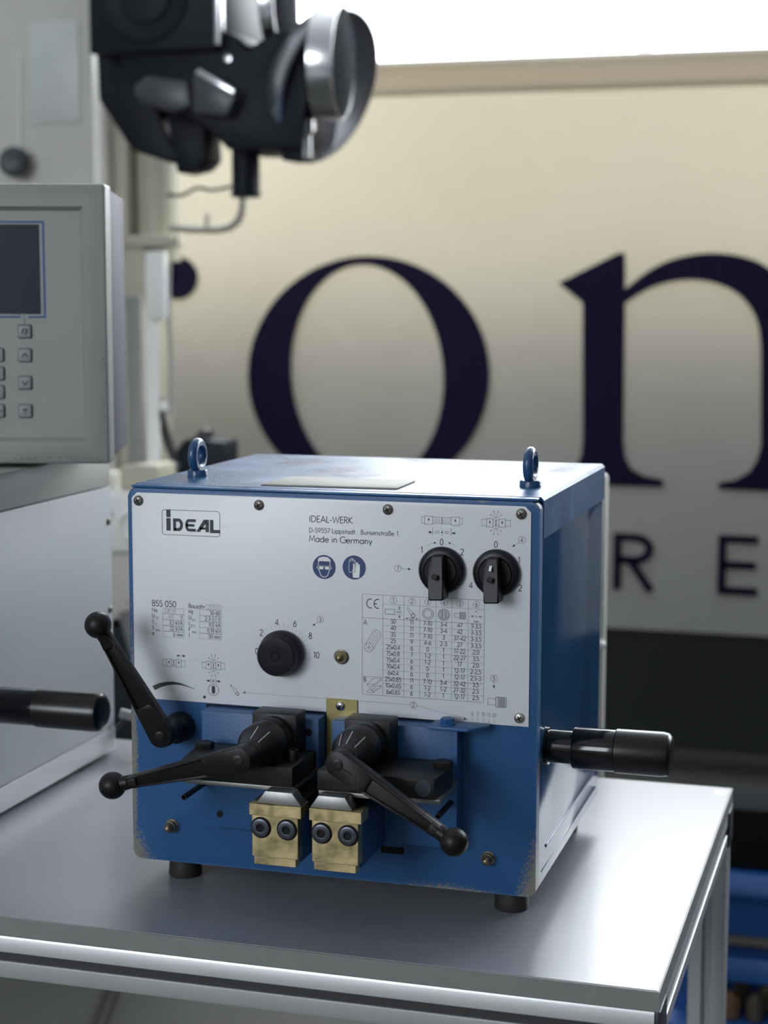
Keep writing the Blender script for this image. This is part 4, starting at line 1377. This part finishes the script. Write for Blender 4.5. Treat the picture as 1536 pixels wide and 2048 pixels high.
for px, py, kind in ((50, 663, 'F3'), (50.5, 710.5, 'up'), (51, 765.5, 'dn'), (51.5, 822, 'wifi'), (-5, 710, ''), (-4, 747, ''), (-4, 784, ''), (-3.5, 822, 'minus')):
    u, z = hq(px, py, RC)
    b = BM(); hprism(b, rrect(u - KS, u + KS, z - KS, z + KS, 0.0022, 4), RC - 0.0009, RC + 0.0005, 0.0003)
    rim = obj('key', b, m_keyrim, term)
    b = BM(); hprism(b, rrect(u - KS + 0.0012, u + KS - 0.0012, z - KS + 0.0012, z + KS - 0.0012, 0.0018, 4), RC - 0.0028, RC, 0.0008)
    # keycap is joined to its rim by shared parent
    kc = obj('keycap', b, m_key, term)
    if kind == 'F3':
        sym.text('F3', u - 0.0004, z - 0.0024, 0.0050, align='c', weight=0.20, slant=0.25)
    elif kind in ('up', 'dn'):
        s = 1 if kind == 'up' else -1
        sym.stroke([(u - 0.0034, z - s * 0.0018), (u, z + s * 0.0018), (u + 0.0034, z - s * 0.0018)], 0.0013)
    elif kind == 'wifi':
        for r in (0.0012, 0.0024, 0.0036):
            sym.stroke(_arc(u, z - 0.0012, r, r, 40, 140, 8), 0.0008)
        sym.disc(u, z - 0.0026, 0.0007)
    elif kind == 'minus':
        sym.stroke([(u + 0.0, z), (u + 0.005, z)], 0.0009)
sym.done('key_symbols', m_ink, term)
HP.bm.free()
# rubbed dirt marks along the lower border
dirt = hprint(-0.0001)
random.seed(3)
for k in range(70):
    px = random.uniform(25, 205); py = 916 + random.uniform(-5, 5) + (6 if px > 180 else 0)
    u, z = hq(px, py)
    dirt.stroke([(u, z), (u + random.uniform(0.0004, 0.003), z + random.uniform(-0.0007, 0.0007))], random.uniform(0.0002, 0.0006))
for k in range(28):
    px = 209 + random.uniform(-5, 3); py = random.uniform(690, 850)
    u, z = hq(px, py)
    dirt.stroke([(u, z), (u + random.uniform(-0.0004, 0.0004), z + random.uniform(0.0004, 0.0030))], random.uniform(0.0002, 0.0005))
dirt.done('dirt_marks', mat('dirt_brown_black', (0.06, 0.055, 0.05), 0.8), term)

# cables lying on the table between cabinet and welder
b = BM()
tube(b, spline([(-0.2190, 0.440, 0.020), (-0.150, 0.452, 0.004), (-0.085, 0.455, TT + 0.0062), (0.02, 0.440, TT + 0.0060), (0.16, 0.420, TT + 0.0060), (0.24, 0.380, TT + 0.006)]), 0.0058, 12)
tag(obj('power_cable', b, mat('light_grey_cable', (0.42, 0.42, 0.42), 0.4)), 'light grey cable lying on the table behind the blue welder', 'cable')
b = BM()
tube(b, spline([(-0.250, 0.450, TT + 0.004), (-0.2000, 0.458, 0.022), (-0.150, 0.462, 0.020), (-0.10, 0.470, TT + 0.0042), (0.10, 0.468, TT + 0.0040)]), 0.0034, 10)
tag(obj('control_cable', b, mat('black_cable', (0.012, 0.012, 0.013), 0.4)), 'thin black cable arching beside the grey cable on the table', 'cable')

# ================================================================== BANNER
YN = 3.50
def wq(px, py, y=YN):
    p = at(px, py, 1, y)
    return p.x, p.z

def fabric(name, col, tr):
    m = bpy.data.materials.new(name)
    m.use_nodes = True
    nt = m.node_tree
    nt.nodes.clear()
    d = nt.nodes.new('ShaderNodeBsdfDiffuse'); d.inputs[0].default_value = (*col, 1)
    t = nt.nodes.new('ShaderNodeBsdfTranslucent'); t.inputs[0].default_value = (*tr, 1)
    n = nt.nodes.new('ShaderNodeTexNoise'); n.inputs['Scale'].default_value = 2.2; n.inputs['Detail'].default_value = 4
    mr = nt.nodes.new('ShaderNodeMapRange'); mr.inputs['To Min'].default_value = 0.86; mr.inputs['To Max'].default_value = 1.08
    mx = nt.nodes.new('ShaderNodeMix'); mx.data_type = 'RGBA'; mx.blend_type = 'MULTIPLY'
    mx.inputs['Factor'].default_value = 1.0; mx.inputs['A'].default_value = (*col, 1)
    nt.links.new(n.outputs['Fac'], mr.inputs['Value']); nt.links.new(mr.outputs['Result'], mx.inputs['B']); nt.links.new(mx.outputs['Result'], d.inputs[0])
    a = nt.nodes.new('ShaderNodeAddShader')
    o = nt.nodes.new('ShaderNodeOutputMaterial')
    nt.links.new(d.outputs[0], a.inputs[0]); nt.links.new(t.outputs[0], a.inputs[1]); nt.links.new(a.outputs[0], o.inputs[0])
    return m

m_ban = fabric('banner_fabric', (0.33, 0.327, 0.32), (0.042, 0.0355, 0.0225))
m_hem = fabric('banner_hem_fabric', (0.28, 0.25, 0.20), (0.022, 0.017, 0.011))
m_navy = mat('navy_print', (0.009, 0.007, 0.026), 0.7, spec=0.08, noise=0.1, nscale=6)
bn = thing('banner', 'large off-white fabric banner with dark navy lettering on the back wall', 'banner', (-0.8, YN, -0.43))
zt0, zt1, zbt = 1.175, 1.093, -0.432
BX0, BX1 = -3.2, 1.75
def sheet(x0, x1, z0, z1, y, amp, nx, nz):
    b = BM()
    g = [[b.verts.new((x0 + (x1 - x0) * i / nx, y + amp * math.sin(i * 0.55) * (0.3 + 0.7 * j / nz) * 0.5 + amp * 0.5 * math.sin(i * 0.21 + j * 0.4), z0 + (z1 - z0) * j / nz))
          for i in range(nx + 1)] for j in range(nz + 1)]
    for j in range(nz):
        for i in range(nx):
            b.faces.new((g[j][i], g[j][i + 1], g[j + 1][i + 1], g[j + 1][i]))
    return b
obj('banner_cloth', sheet(BX0, BX1, zbt, zt1 + 0.008, YN + 0.012, 0.004, 90, 30), m_ban, bn)
obj('banner_hem', sheet(BX0, BX1, zt1 - 0.006, zt0, YN + 0.002, 0.003, 90, 4), m_hem, bn)
b = BM(); cyl(b, (BX0 - 0.05, YN + 0.02, zt0 + 0.006), (BX1 + 0.05, YN + 0.02, zt0 + 0.006), 0.010, seg=16)
obj('hanging_rod', b, mat('grey_banner_rod', (0.45, 0.43, 0.40), 0.4, 0.6), bn)
for x in (-3.0, -1.5, 0.0, 1.5):
    b = BM(); cyl(b, (x, YN + 0.02, zt0 + 0.014), (x, YN + 0.02, CE), 0.0012, seg=6)
    obj('hanging_wire', b, m_steel, bn)

def letter(name, polys, label=None):
    b = BM()
    for i, poly in enumerate(polys):
        vs = [b.verts.new((x, YN + 0.0035 - 0.0002 * (i % 5), z)) for x, z in poly]
        b.faces.new(vs)
    o = obj(name, b, m_navy, bn, smooth=0)
    return o

def band(outer, inner):
    n = len(outer)
    return [[outer[i], outer[(i + 1) % n], inner[(i + 1) % n], inner[i]] for i in range(n)]

def smooth2(pts, n=8):
    return [(p.x, p.z) for p in spline([Vector((x, 0, z)) for x, z in pts], n)]

# o
def ellpx(cx, cy, rx, ry, tilt, n=72):
    out = []
    for i in range(n):
        a = 2 * math.pi * i / n
        x, y = rx * math.cos(a), ry * math.sin(a)
        c, s = math.cos(tilt), math.sin(tilt)
        out.append(wq(cx + x * c - y * s, cy + x * s + y * c))
    return out
letter('banner_letter', band(ellpx(737, 750, 242, 238, 0), ellpx(734, 748, 152, 219, math.radians(-4.5))))
# n (stem with flag serif, arch, second stem)
def P2(*pp):
    return [wq(*p) for p in pp]
stem = [P2((1116, 566), (1236, 506), (1250, 506), (1250, 590), (1165, 606)), P2((1165, 606), (1250, 590), (1246, 881), (1165, 881))]
foot = [P2((1165, 880), (1246, 880), (1250, 915), (1262, 938), (1288, 952), (1326, 960), (1326, 975), (1098, 968), (1098, 954), (1128, 948), (1150, 934), (1162, 912))]
arch_o = P2((1250, 578), (1290, 546), (1335, 522), (1385, 509), (1430, 506), (1480, 512), (1525, 528), (1562, 560), (1588, 605), (1600, 660), (1602, 720))
arch_i = P2((1250, 606), (1292, 580), (1330, 566), (1372, 560), (1410, 562), (1446, 572), (1478, 590), (1502, 618), (1516, 650), (1521, 690), (1522, 720))
def strip2(a, c):
    a, c = smooth2(a, 5), smooth2(c, 5)
    return [[a[i], a[i + 1], c[i + 1], c[i]] for i in range(len(a) - 1)]
stem2 = [P2((1522, 720), (1602, 720), (1604, 900), (1522, 890)), P2((1522, 890), (1604, 900), (1608, 925), (1622, 948), (1650, 962), (1685, 972), (1685, 990), (1436, 979), (1436, 966), (1470, 960), (1498, 944), (1514, 920))]
letter('banner_letter', stem + foot + strip2(arch_o, arch_i) + stem2)
# first letter: ball terminal with arm, stem mostly hidden by the machines
ballp = [wq(354 + 41 * math.cos(a), 556 + 43 * math.sin(a)) for a in [2 * math.pi * i / 36 for i in range(36)]]
armo = P2((180, 590), (220, 545), (265, 520), (310, 512), (350, 514)); armi = P2((180, 625), (222, 580), (262, 556), (300, 550), (350, 560))
letter('banner_letter', [ballp] + strip2(armo, armi) + [P2((95, 556), (178, 506), (180, 590), (182, 900), (98, 900), (98, 600)),
        P2((98, 880), (182, 880), (200, 930), (260, 950), (260, 966), (30, 956), (30, 940), (80, 920))])
# R and E of the second line
def strokes_letter(strokes, w):
    p = Print(YN + 0.0035)
    for s in strokes:
        p.stroke(s, w)
    o = p.done('banner_letter', m_navy, bn)
w = 0.0235
x0, zt = wq(1235, 1066); _, zb0 = wq(1235, 1180); xr_ = wq(1304, 1180)[0]
h = zt - zb0
strokes_letter([[(x0, zb0), (x0, zt - w / 2), (x0 + 0.045, zt - w / 2)] + _arc(x0 + 0.048, zt - h * 0.27, 0.044, h * 0.27 - w / 2, 90, -90, 12) + [(x0, zt - h * 0.54 + w / 2)],
                [(x0 + 0.040, zt - h * 0.5), (xr_ - 0.004, zb0)]], w)
x0, zt = wq(1445, 1070); _, zb0 = wq(1445, 1190); xe = wq(1514, 1190)[0]
strokes_letter([[(xe, zt - w / 2), (x0, zt - w / 2), (x0, zb0 + w / 2), (xe, zb0 + w / 2)], [(x0, (zt + zb0) / 2), (xe - 0.006, (zt + zb0) / 2)]], w)

# ================================================================== CREAM MACHINE WITH DARK HEAD (behind left)
m_cream = mat('cream_machine_paint', (0.50, 0.49, 0.44), 0.5, noise=0.06, nscale=5)
m_cream2 = mat('yellowish_cream_paint', (0.44, 0.42, 0.32), 0.5, noise=0.10, nscale=6)
m_offw = mat('offwhite_machine_paint', (0.78, 0.78, 0.75), 0.45, noise=0.04, nscale=5)
m_head = mat('dark_cast_enamel', (0.009, 0.011, 0.017), 0.5, spec=0.16, noise=0.25, nscale=12, bump=0.2, bscale=80)
m_chrome = mat('polished_rim', (0.62, 0.62, 0.64), 0.22, 1.0)
m_gcast = mat('grey_cast_metal', (0.06, 0.062, 0.07), 0.4, 0.3, noise=0.2, nscale=12)
m_gcast2 = mat('satin_grey_ring', (0.40, 0.40, 0.42), 0.35, 0.9)
m_matte = mat('matte_black_cover', (0.010, 0.011, 0.012), 0.9, spec=0.05)
YC = 2.40
cr = thing('pillar_machine', 'tall cream pillar machine with dark overhanging head behind the terminal', 'machine', (-1.35, YC + 0.2, FL))
def cq(px, py, y=YC):
    p = at(px, py, 1, y)
    return p.x, p.z
def crbox(name, px0, py0, px1, py1, y0, y1, m, bev=0.006, parent=None, z0=None, z1=None, x0=None):
    a = cq(px0, py0, y0); c = cq(px1, py1, y0)
    b = BM()
    box(b, a[0] if x0 is None else x0, c[0], y0, y1, c[1] if z0 is None else z0, a[1] if z1 is None else z1, bev)
    return obj(name, b, m, parent or cr)
crbox('column', 0, 0, 190, 365, YC, YC + 0.40, m_cream, 0.010, x0=-2.1, z0=FL, z1=1.60)
crbox('placard', 58, 45, 160, 245, YC - 0.004, YC - 0.0003, mat('white_instruction_placard', (0.54, 0.56, 0.55), 0.4, noise=0.12, nscale=18), 0.001)
# round adjusting knob on the column's front
kx, kz = cq(22, 326, YC - 0.05)
b = BM(); lathe(b, (kx - 0.01, YC, kz), (0.35, -1, 0.05), [(0.016, 0), (0.016, 0.03), (0.034, 0.032), (0.036, 0.036), (0.036, 0.052), (0.030, 0.056), (0.012, 0.058), (0.009, 0.052), (0, 0.052)], 28)
obj('adjusting_knob', b, m_gcast, cr)
b = BM(); p = at(32, 150, 1, YC - 0.003); cyl(b, (kx, YC - 0.003, kz + 0.03), (kx + 0.004, YC - 0.003, kz + 0.26), 0.003, seg=8)
obj('pull_cord', b, m_offw, cr)
# right rear casing of the column
crbox('side_casing', 205, 0, 258, 500, YC + 0.10, YC + 0.36, m_cream2, 0.012, x0=-1.30, z0=FL, z1=1.50)
b = BM(); x, z = cq(298, 470, YC + 0.10); lathe(b, (x, YC + 0.16, 0.600), (0, 0, 1), [(0.052, 0), (0.052, 0.30), (0.060, 0.31), (0.060, 0.5)], 36)
obj('quill_pillar', b, m_cream2, cr)
crbox('support_flange', 232, 470, 345, 494, YC + 0.05, YC + 0.12, m_cream2, 0.006)
crbox('flange_skirt', 222, 494, 290, 600, YC + 0.06, YC + 0.20, m_cream2, 0.006)
# head: block with round cover
YH = 2.12
hb = crbox('head_block', 175, -60, 432, 98, YH, YH + 0.30, m_head, 0.006, z1=1.55)
x, z = cq(290, -8, YH)
b = BM(); lathe(b, (x, YH, z), (0, -1, 0), [(0.100, -0.001), (0.100, 0.004), (0.094, 0.007), (0.088, 0.004), (0.060, 0.002), (0.056, 0.008), (0.020, 0.012), (0, 0.012)], 48)
obj('round_cover', b, m_head, hb)
b = BM(); a = cq(429, 90, YH - 0.004); box(b, a[0], a[0] + 0.013, YH - 0.004, YH + 0.02, a[1], 1.55, 0.002)
obj('edge_trim', b, m_chrome, hb)
# slanted lower casting
def crpoly(name, pts, y0, y1, m, bev=0.006, parent=None):
    b = BM(); front(b, [cq(*p, y0) for p in pts], y0, y1, bev)
    return obj(name, b, m, parent or cr)
low = crpoly('lower_casting', [(232, 98), (434, 98), (437, 54), (482, 74), (486, 112), (496, 112), (500, 84), (526, 94), (536, 62), (604, 60), (612, 200), (606, 260), (590, 300), (452, 300), (405, 232), (330, 228), (262, 190)], YH + 0.03, YH + 0.26, m_head, 0.010)
crpoly('cable_arm', [(330, 228), (408, 232), (412, 318), (395, 338), (352, 348), (346, 300)], YH + 0.10, YH + 0.20, m_head, 0.008, low)
crpoly('dark_bracket', [(190, 95), (262, 95), (300, 210), (352, 300), (352, 330), (262, 300), (196, 200)], YH + 0.10, YH + 0.22, m_head, 0.008, low)  # solid dark piece of the head casting
b = BM(); a = cq(382, 150, YH - 0.02)
front(b, [cq(*p, YH - 0.02) for p in ((384, 160), (396, 140), (466, 180), (470, 196), (452, 232), (384, 226))], YH - 0.02, YH + 0.04, 0.005)
obj('switch_box', b, m_gcast, low)
b = BM()
front(b, [cq(*p, YH - 0.025) for p in ((388, 146), (398, 136), (470, 178), (466, 192))], YH - 0.025, YH - 0.01, 0.003)
obj('switch_box_lip', b, m_chrome, low)
crpoly('gear_cover', [(262, 175), (290, 150), (375, 160), (382, 215), (340, 225), (275, 205)], YH - 0.01, YH + 0.05, m_gcast, 0.010, low)
b = BM(); x, z = cq(452, 116, YH + 0.02); lathe(b, (x, YH + 0.031, z), (0, -1, 0), [(0.008, 0), (0.008, 0.004), (0, 0.005)], 12)
obj('casting_screw', b, m_chrome, low)
# motor can, its bracket foot and pipe
x, z0 = cq(492, 395, YH + 0.14); _, z1 = cq(492, 285, YH + 0.14)
b = BM(); lathe(b, (x, YH + 0.14, z0), (0, 0, 1), [(0.029, 0), (0.033, 0.003), (0.033, 0.012), (0.031, 0.014), (0.031, z1 - z0 + 0.03)], 36)
obj('motor_can', b, m_head, cr)
x, z = cq(592, 320, YH + 0.06); 
b = BM(); box(b, x - 0.034, x + 0.012, YH + 0.06, YH + 0.16, z, z + 0.06, 0.004)
obj('spindle_nose', b, m_head, cr)
b = BM(); x, z = cq(607, 268, YH + 0.05); lathe(b, (x - 0.005, YH + 0.08, z - 0.05), (0.05, -0.15, 1), [(0.010, 0), (0.013, 0.004), (0.013, 0.05), (0.022, 0.06), (0.022, 0.085), (0.012, 0.09)], 24)
obj('feed_spindle', b, m_chrome, cr)
YPp = YC + 0.10
pp_ = [cq(*p, YPp) for p in ((340, 457), (400, 459), (445, 458), (470, 447), (483, 425), (486, 385))]
b = BM(); tube(b, spline([(x, YPp, z) for x, z in pp_], 8), 0.0090, 14)
obj('coolant_pipe', b, mat('beige_pipe', (0.36, 0.34, 0.28), 0.45), cr)
b = BM(); x, z = cq(415, 450, YPp); cyl(b, (x, YPp, z), (x, YPp, z + 0.026), 0.006, 0.005, 12)
obj('pipe_nipple', b, mat('beige_pipe', (0.36, 0.34, 0.28), 0.45), cr)
b = BM(); tube(b, spline([(x, YPp - 0.04, z) for x, z in [cq(*p, YPp - 0.04) for p in ((335, 390), (365, 390), (395, 376), (425, 380), (470, 372))]], 8), 0.0042, 8)
obj('motor_lead', b, m_head, cr)
# vertical bar and the two discs
YD = YH + 0.10
b = BM(); x, z = cq(598, 165, YD); box(b, x - 0.010, x + 0.006, YD - 0.03, YD - 0.014, z - 0.02, 1.60, 0.003)
obj('guide_bar', b, m_gcast, cr)
def disc(name, px, py, y, R, axis, th, parent=cr):
    x, z = cq(px, py, y)
    ax = Vector(axis).normalized()
    b = BM()
    lathe(b, Vector((x, y, z)) - ax * th / 2, ax, [(R * 0.30, -0.012), (R * 0.30, 0.0), (R * 0.92, 0.001), (R, 0.006), (R, th - 0.006), (R * 0.985, th), (R * 0.97, th), (R * 0.96, th - 0.003)], 72)
    o = obj(name, b, m_chrome, parent)
    b = BM()
    lathe(b, Vector((x, y, z)) - ax * th / 2, ax, [(R * 0.962, th - 0.0032), (R * 0.60, th + 0.008), (R * 0.24, th + 0.014), (0, th + 0.014)], 60)
    obj('disc_face', b, m_matte, o)
    return o
disc('hand_wheel', 660, 126, YD - 0.01, 0.122, (0.99, 0.10, -0.03), 0.060)
disc('belt_pulley', 556, 5, YD + 0.04, 0.118, (0.98, 0.10, 0.0), 0.036)
x, z = cq(652, 168, YD + 0.06)
ax_ = Vector((0.90, -0.26, -0.34)).normalized()
b = BM(); lathe(b, Vector((x, YD + 0.06, z)) - ax_ * 0.02, ax_, [(0.05, -0.075), (0.12, -0.055), (0.160, -0.010), (0.172, 0.012), (0.174, 0.030), (0.166, 0.034), (0.160, 0.014), (0.115, -0.045), (0.04, -0.066)], 72, cap=False)
obj('guard_ring', b, m_gcast2, cr)
b = BM(); x, z = cq(640, 172, YD + 0.02); cyl(b, (x - 0.24, YD + 0.10, z), (x, YD + 0.02, z), 0.022, seg=20)
obj('wheel_shaft', b, m_head, cr)

# ---------------------------------------------------------------- off-white stand with vertical post
st = thing('tool_stand', 'slim white post with grey side plate and small black box behind the welder', 'stand', (-1.0, 2.28, FL))
YS = 2.25
def sbox(name, px0, py0, px1, py1, y0, y1, m, bev, z0=None, z1=None):
    a = cq(px0, py0, y0); c = cq(px1, py1, y0)
    b = BM(); box(b, a[0], c[0], y0, y1, c[1] if z0 is None else z0, a[1] if z1 is None else z1, bev)
    return obj(name, b, m, st)
sbox('post', 290, 640, 318, 955, YS, YS + 0.014, m_offw, 0.005, z0=FL)
sbox('post_top', 289, 503, 330, 640, YS - 0.004, YS + 0.018, m_offw, 0.005)
sbox('side_plate', 250, 592, 286, 960, YS + 0.01, YS + 0.03, mat('mid_grey_plate', (0.22, 0.22, 0.21), 0.5, noise=0.1), 0.003, z0=FL)
sbox('cross_piece', 316, 806, 336, 822, YS + 0.01, YS + 0.03, m_offw, 0.003)
b = BM(); x, z = cq(337, 640, YS + 0.02); tube(b, spline([(cq(338, 528, YS + 0.02)[0], YS + 0.02, cq(338, 528, YS + 0.02)[1]), (cq(337, 600, YS + 0.02)[0], YS + 0.02, cq(337, 600, YS + 0.02)[1]),
      (cq(342, 740, YS + 0.02)[0], YS + 0.02, cq(342, 740, YS + 0.02)[1]), (cq(338, 830, YS + 0.02)[0], YS + 0.02, cq(338, 830, YS + 0.02)[1])], 8), 0.006, 10)
obj('hose', b, mat('pale_grey_hose', (0.33, 0.33, 0.32), 0.5), st)

# ---------------------------------------------------------------- black device with thick cable (just right of the post)
YK = YS + 0.02
dv = st
def kq(px, py):
    p = at(px, py, 1, YK)
    return p.x, p.z
b = BM(); front(b, [kq(*p) for p in ((356, 960), (352, 900), (366, 880), (385, 876), (446, 884), (446, 960))], YK, YK + 0.10, 0.006)
obj('control_box', b, m_head, dv)['label'] = 'small black box on the stand'
a = kq(300, 925); c = kq(360, 940)
b = BM(); box(b, a[0], c[0], YK + 0.0, YK + 0.012, c[1], a[1], 0.002)
obj('box_bracket', b, m_gcast, dv)
b = BM(); front(b, [kq(*p) for p in ((372, 884), (396, 858), (410, 862), (404, 886))], YK + 0.02, YK + 0.06, 0.003)
obj('box_clip', b, m_blackp, dv)
b = BM(); tube(b, spline([(kq(*p)[0], YK + 0.04, kq(*p)[1]) for p in ((300, 800), (312, 850), (330, 905), (352, 945), (390, 955))], 8), 0.012, 14)
obj('box_hose', b, m_blackp, dv)

# ---------------------------------------------------------------- white press seen in the slit between cabinet and welder
YW = 1.95
pr = thing('white_press', 'off-white moulded machine base in the gap between cabinet and welder', 'machine', (-0.88, YW + 0.1, FL))
def pq(px, py):
    p = at(px, py, 1, YW)
    return p.x, p.z
def prpoly(name, pts, y0, y1, m, bev):
    b = BM(); front(b, [pq(*p) for p in pts], y0, y1, bev)
    return obj(name, b, m, pr)
prpoly('press_bed', [(190, 986), (300, 984), (310, 1000), (310, 1100), (300, 1106), (190, 1106)], YW, YW + 0.16, m_offw, 0.010)
b = BM(); x, z = pq(268, 1050); lathe(b, (x, YW, z), (0, -1, 0), [(0.034, -0.001), (0.034, 0.010), (0.028, 0.014), (0.020, 0.006), (0, 0.006)], 32)
obj('bed_boss', b, m_offw, pr)
prpoly('press_panel', [(190, 1108), (300, 1108), (300, 1216), (190, 1234)], YW + 0.012, YW + 0.15, m_cream, 0.003)
prpoly('panel_lip', [(190, 1236), (300, 1218), (300, 1226), (190, 1244)], YW + 0.004, YW + 0.16, m_cream, 0.002)
for px, py in ((251.5, 1206), (224, 1030)):
    x, z = pq(px, py); yy = YW + 0.012 if py > 1100 else YW
    b = BM(); lathe(b, (x, yy, z), (0, -1, 0), [(0.0036, -0.001), (0.0036, 0.0006), (0, 0.0006)], 16)
    obj('panel_bolt', b, m_blackp, pr)
a = pq(190, 1244); c = pq(300, 1240)
b = BM(); box(b, a[0] - 0.05, c[0], YW + 0.02, YW + 0.16, FL, min(a[1], c[1]) - 0.012, 0.004)
obj('dark_pedestal', b, m_head, pr)
b = BM(); front(b, [pq(*p) for p in ((240, 1228), (262, 1222), (300, 1224), (300, 1380), (262, 1300))], YW - 0.01, YW + 0.018, 0.002)
obj('grey_gusset', b, mat('mid_grey_gusset', (0.14, 0.14, 0.14), 0.5, noise=0.1), pr)
prpoly('casting_block', [(222, 938), (258, 934), (300, 934), (300, 982), (222, 984)], YW + 0.04, YW + 0.14, m_cream2, 0.006)
b = BM(); a = pq(180, 990); box(b, a[0] - 0.06, a[0] + 0.01, YW + 0.02, YW + 0.16, FL, a[1] + 0.04, 0.006)
obj('press_column', b, m_cream, pr)

# ---------------------------------------------------------------- cream partition post behind the welder
YQ = 0.90
x1, zt = at(1214, 948, 1, YQ).x, at(1214, 948, 1, YQ).z
b = BM(); box(b, x1 - 0.16, x1, YQ, YQ + 0.02, FL + 0.03, zt, 0.006)
ps = thing('sheet_stand', 'narrow cream sheet-metal panel standing behind the right edge of the welder', 'panel', (x1 - 0.08, YQ + 0.01, FL))
obj('panel_sheet', b, m_cream, ps)
b = BM(); box(b, x1 - 0.20, x1 + 0.02, YQ - 0.12, YQ + 0.14, FL, FL + 0.03, 0.006)
obj('panel_base', b, m_cream, ps)
b = BM(); p = at(1201, 1290, 1, YQ); ball(b, (p.x, YQ - 0.003, p.z), 0.008, 16, 10)
obj('panel_button', b, m_offw, ps)

# ---------------------------------------------------------------- blue trolley at the lower right
tr = thing('blue_trolley', 'blue trolley with black upper tray behind the right table leg', 'trolley', (0.75, 1.80, FL))
m_tblue = mat('blue_trolley_paint', (0.022, 0.105, 0.36), 0.38, noise=0.1, nscale=8)
YT = 1.55
def tz(py, px=1500):
    return at(px, py, 1, YT).z
TXa, TXb = 0.30, 1.30
b = BM(); box(b, TXa, TXb, YT - 0.02, YT + 0.12, tz(1732), tz(1612), 0.008)
obj('black_tray', b, m_matte, tr)
b = BM()
sec = [(-0.030, tz(1735)), (-0.048, tz(1755)), (-0.050, tz(1775)), (-0.020, tz(1800)), (0.0, tz(1875)), (0.46, tz(1875)), (0.48, tz(1735))]
prism(b, sec, (0, YT, 0), (0, 1, 0), (0, 0, 1), (1, 0, 0), TXa + 0.01, TXb - 0.01, 0.005)
obj('upper_shell', b, m_tblue, tr)
b = BM(); cyl(b, (TXa, YT + 0.05, tz(1900)), (TXb, YT + 0.05, tz(1900)), 0.014, seg=20)
obj('cross_tube', b, mat('beige_tube', (0.22, 0.20, 0.17), 0.5), tr)
b = BM(); box(b, TXa - 0.02, TXb, YT - 0.01, YT + 0.46, tz(1965), tz(1915), 0.006)
obj('lower_frame', b, m_tblue, tr)
for x in (TXa + 0.03, TXb - 0.03):
    for y in (YT + 0.03, YT + 0.42):
        b = BM(); box(b, x - 0.018, x + 0.018, y - 0.018, y + 0.018, FL + 0.11, tz(1800), 0.003)
        obj('trolley_leg', b, m_tblue, tr)
        b = BM(); lathe(b, (x - 0.014, y, FL + 0.055), (1, 0, 0), [(0.020, 0), (0.050, 0.002), (0.055, 0.008), (0.055, 0.020), (0.050, 0.026), (0.020, 0.028)], 28)
        obj('wheel', b, m_rubber, tr)
        b = BM(); box(b, x - 0.018, x - 0.015, y - 0.012, y + 0.012, FL + 0.05, FL + 0.112); box(b, x + 0.015, x + 0.018, y - 0.012, y + 0.012, FL + 0.05, FL + 0.112)
        obj('wheel_fork', b, m_steel, tr)
b = BM(); box(b, TXa, TXb, YT - 0.05, YT + 0.44, FL + 0.115, FL + 0.150, 0.006)
obj('bottom_shelf', b, m_tblue, tr)
random.seed(11)
kinds = (('tan', (0.30, 0.24, 0.17)), ('dark brown', (0.10, 0.08, 0.06)), ('rust brown', (0.20, 0.12, 0.07)))
order = ('leftmost', 'second from the left', 'third from the left', 'fourth from the left', 'rightmost')
for k in range(10):
    row, i = k // 5, k % 5
    cn, cc = kinds[(k * 2 + row) % 3]
    x = 0.375 + 0.042 * i + 0.015 * row; y = YT - 0.005 + 0.055 * row
    b = BM(); r = random.uniform(0.014, 0.019); hh = random.uniform(0.03, 0.042)
    lathe(b, (x, y, FL + 0.150), (0, 0, 1), [(r * 0.8, 0), (r, 0.004), (r, hh), (r * 0.5, hh + 0.006), (r * 0.45, hh + 0.012), (0, hh + 0.012)], 14)
    tag(obj('metal_bush', b, mat('%s_bush' % cn.replace(' ', '_'), cc, 0.5, 0.3)),
        '%s metal bush, %s in the %s row on the trolley shelf' % (cn, order[i], 'front' if row == 0 else 'rear'), 'bush', 'metal bushes on the trolley shelf')

# ---------------------------------------------------------------- black lead on the floor under the table
b = BM()
fpt = [at(px, py, 2, FL + 0.012) for px, py in ((250, 1890), (238, 1940), (226, 1980), (214, 2010), (200, 2050), (180, 2110), (150, 2180))]
tube(b, spline(fpt, 10), 0.014, 10)
tag(obj('floor_cable', b, mat('black_cable', (0.012, 0.012, 0.013), 0.4)), 'thick black cable running across the floor under the table', 'cable')
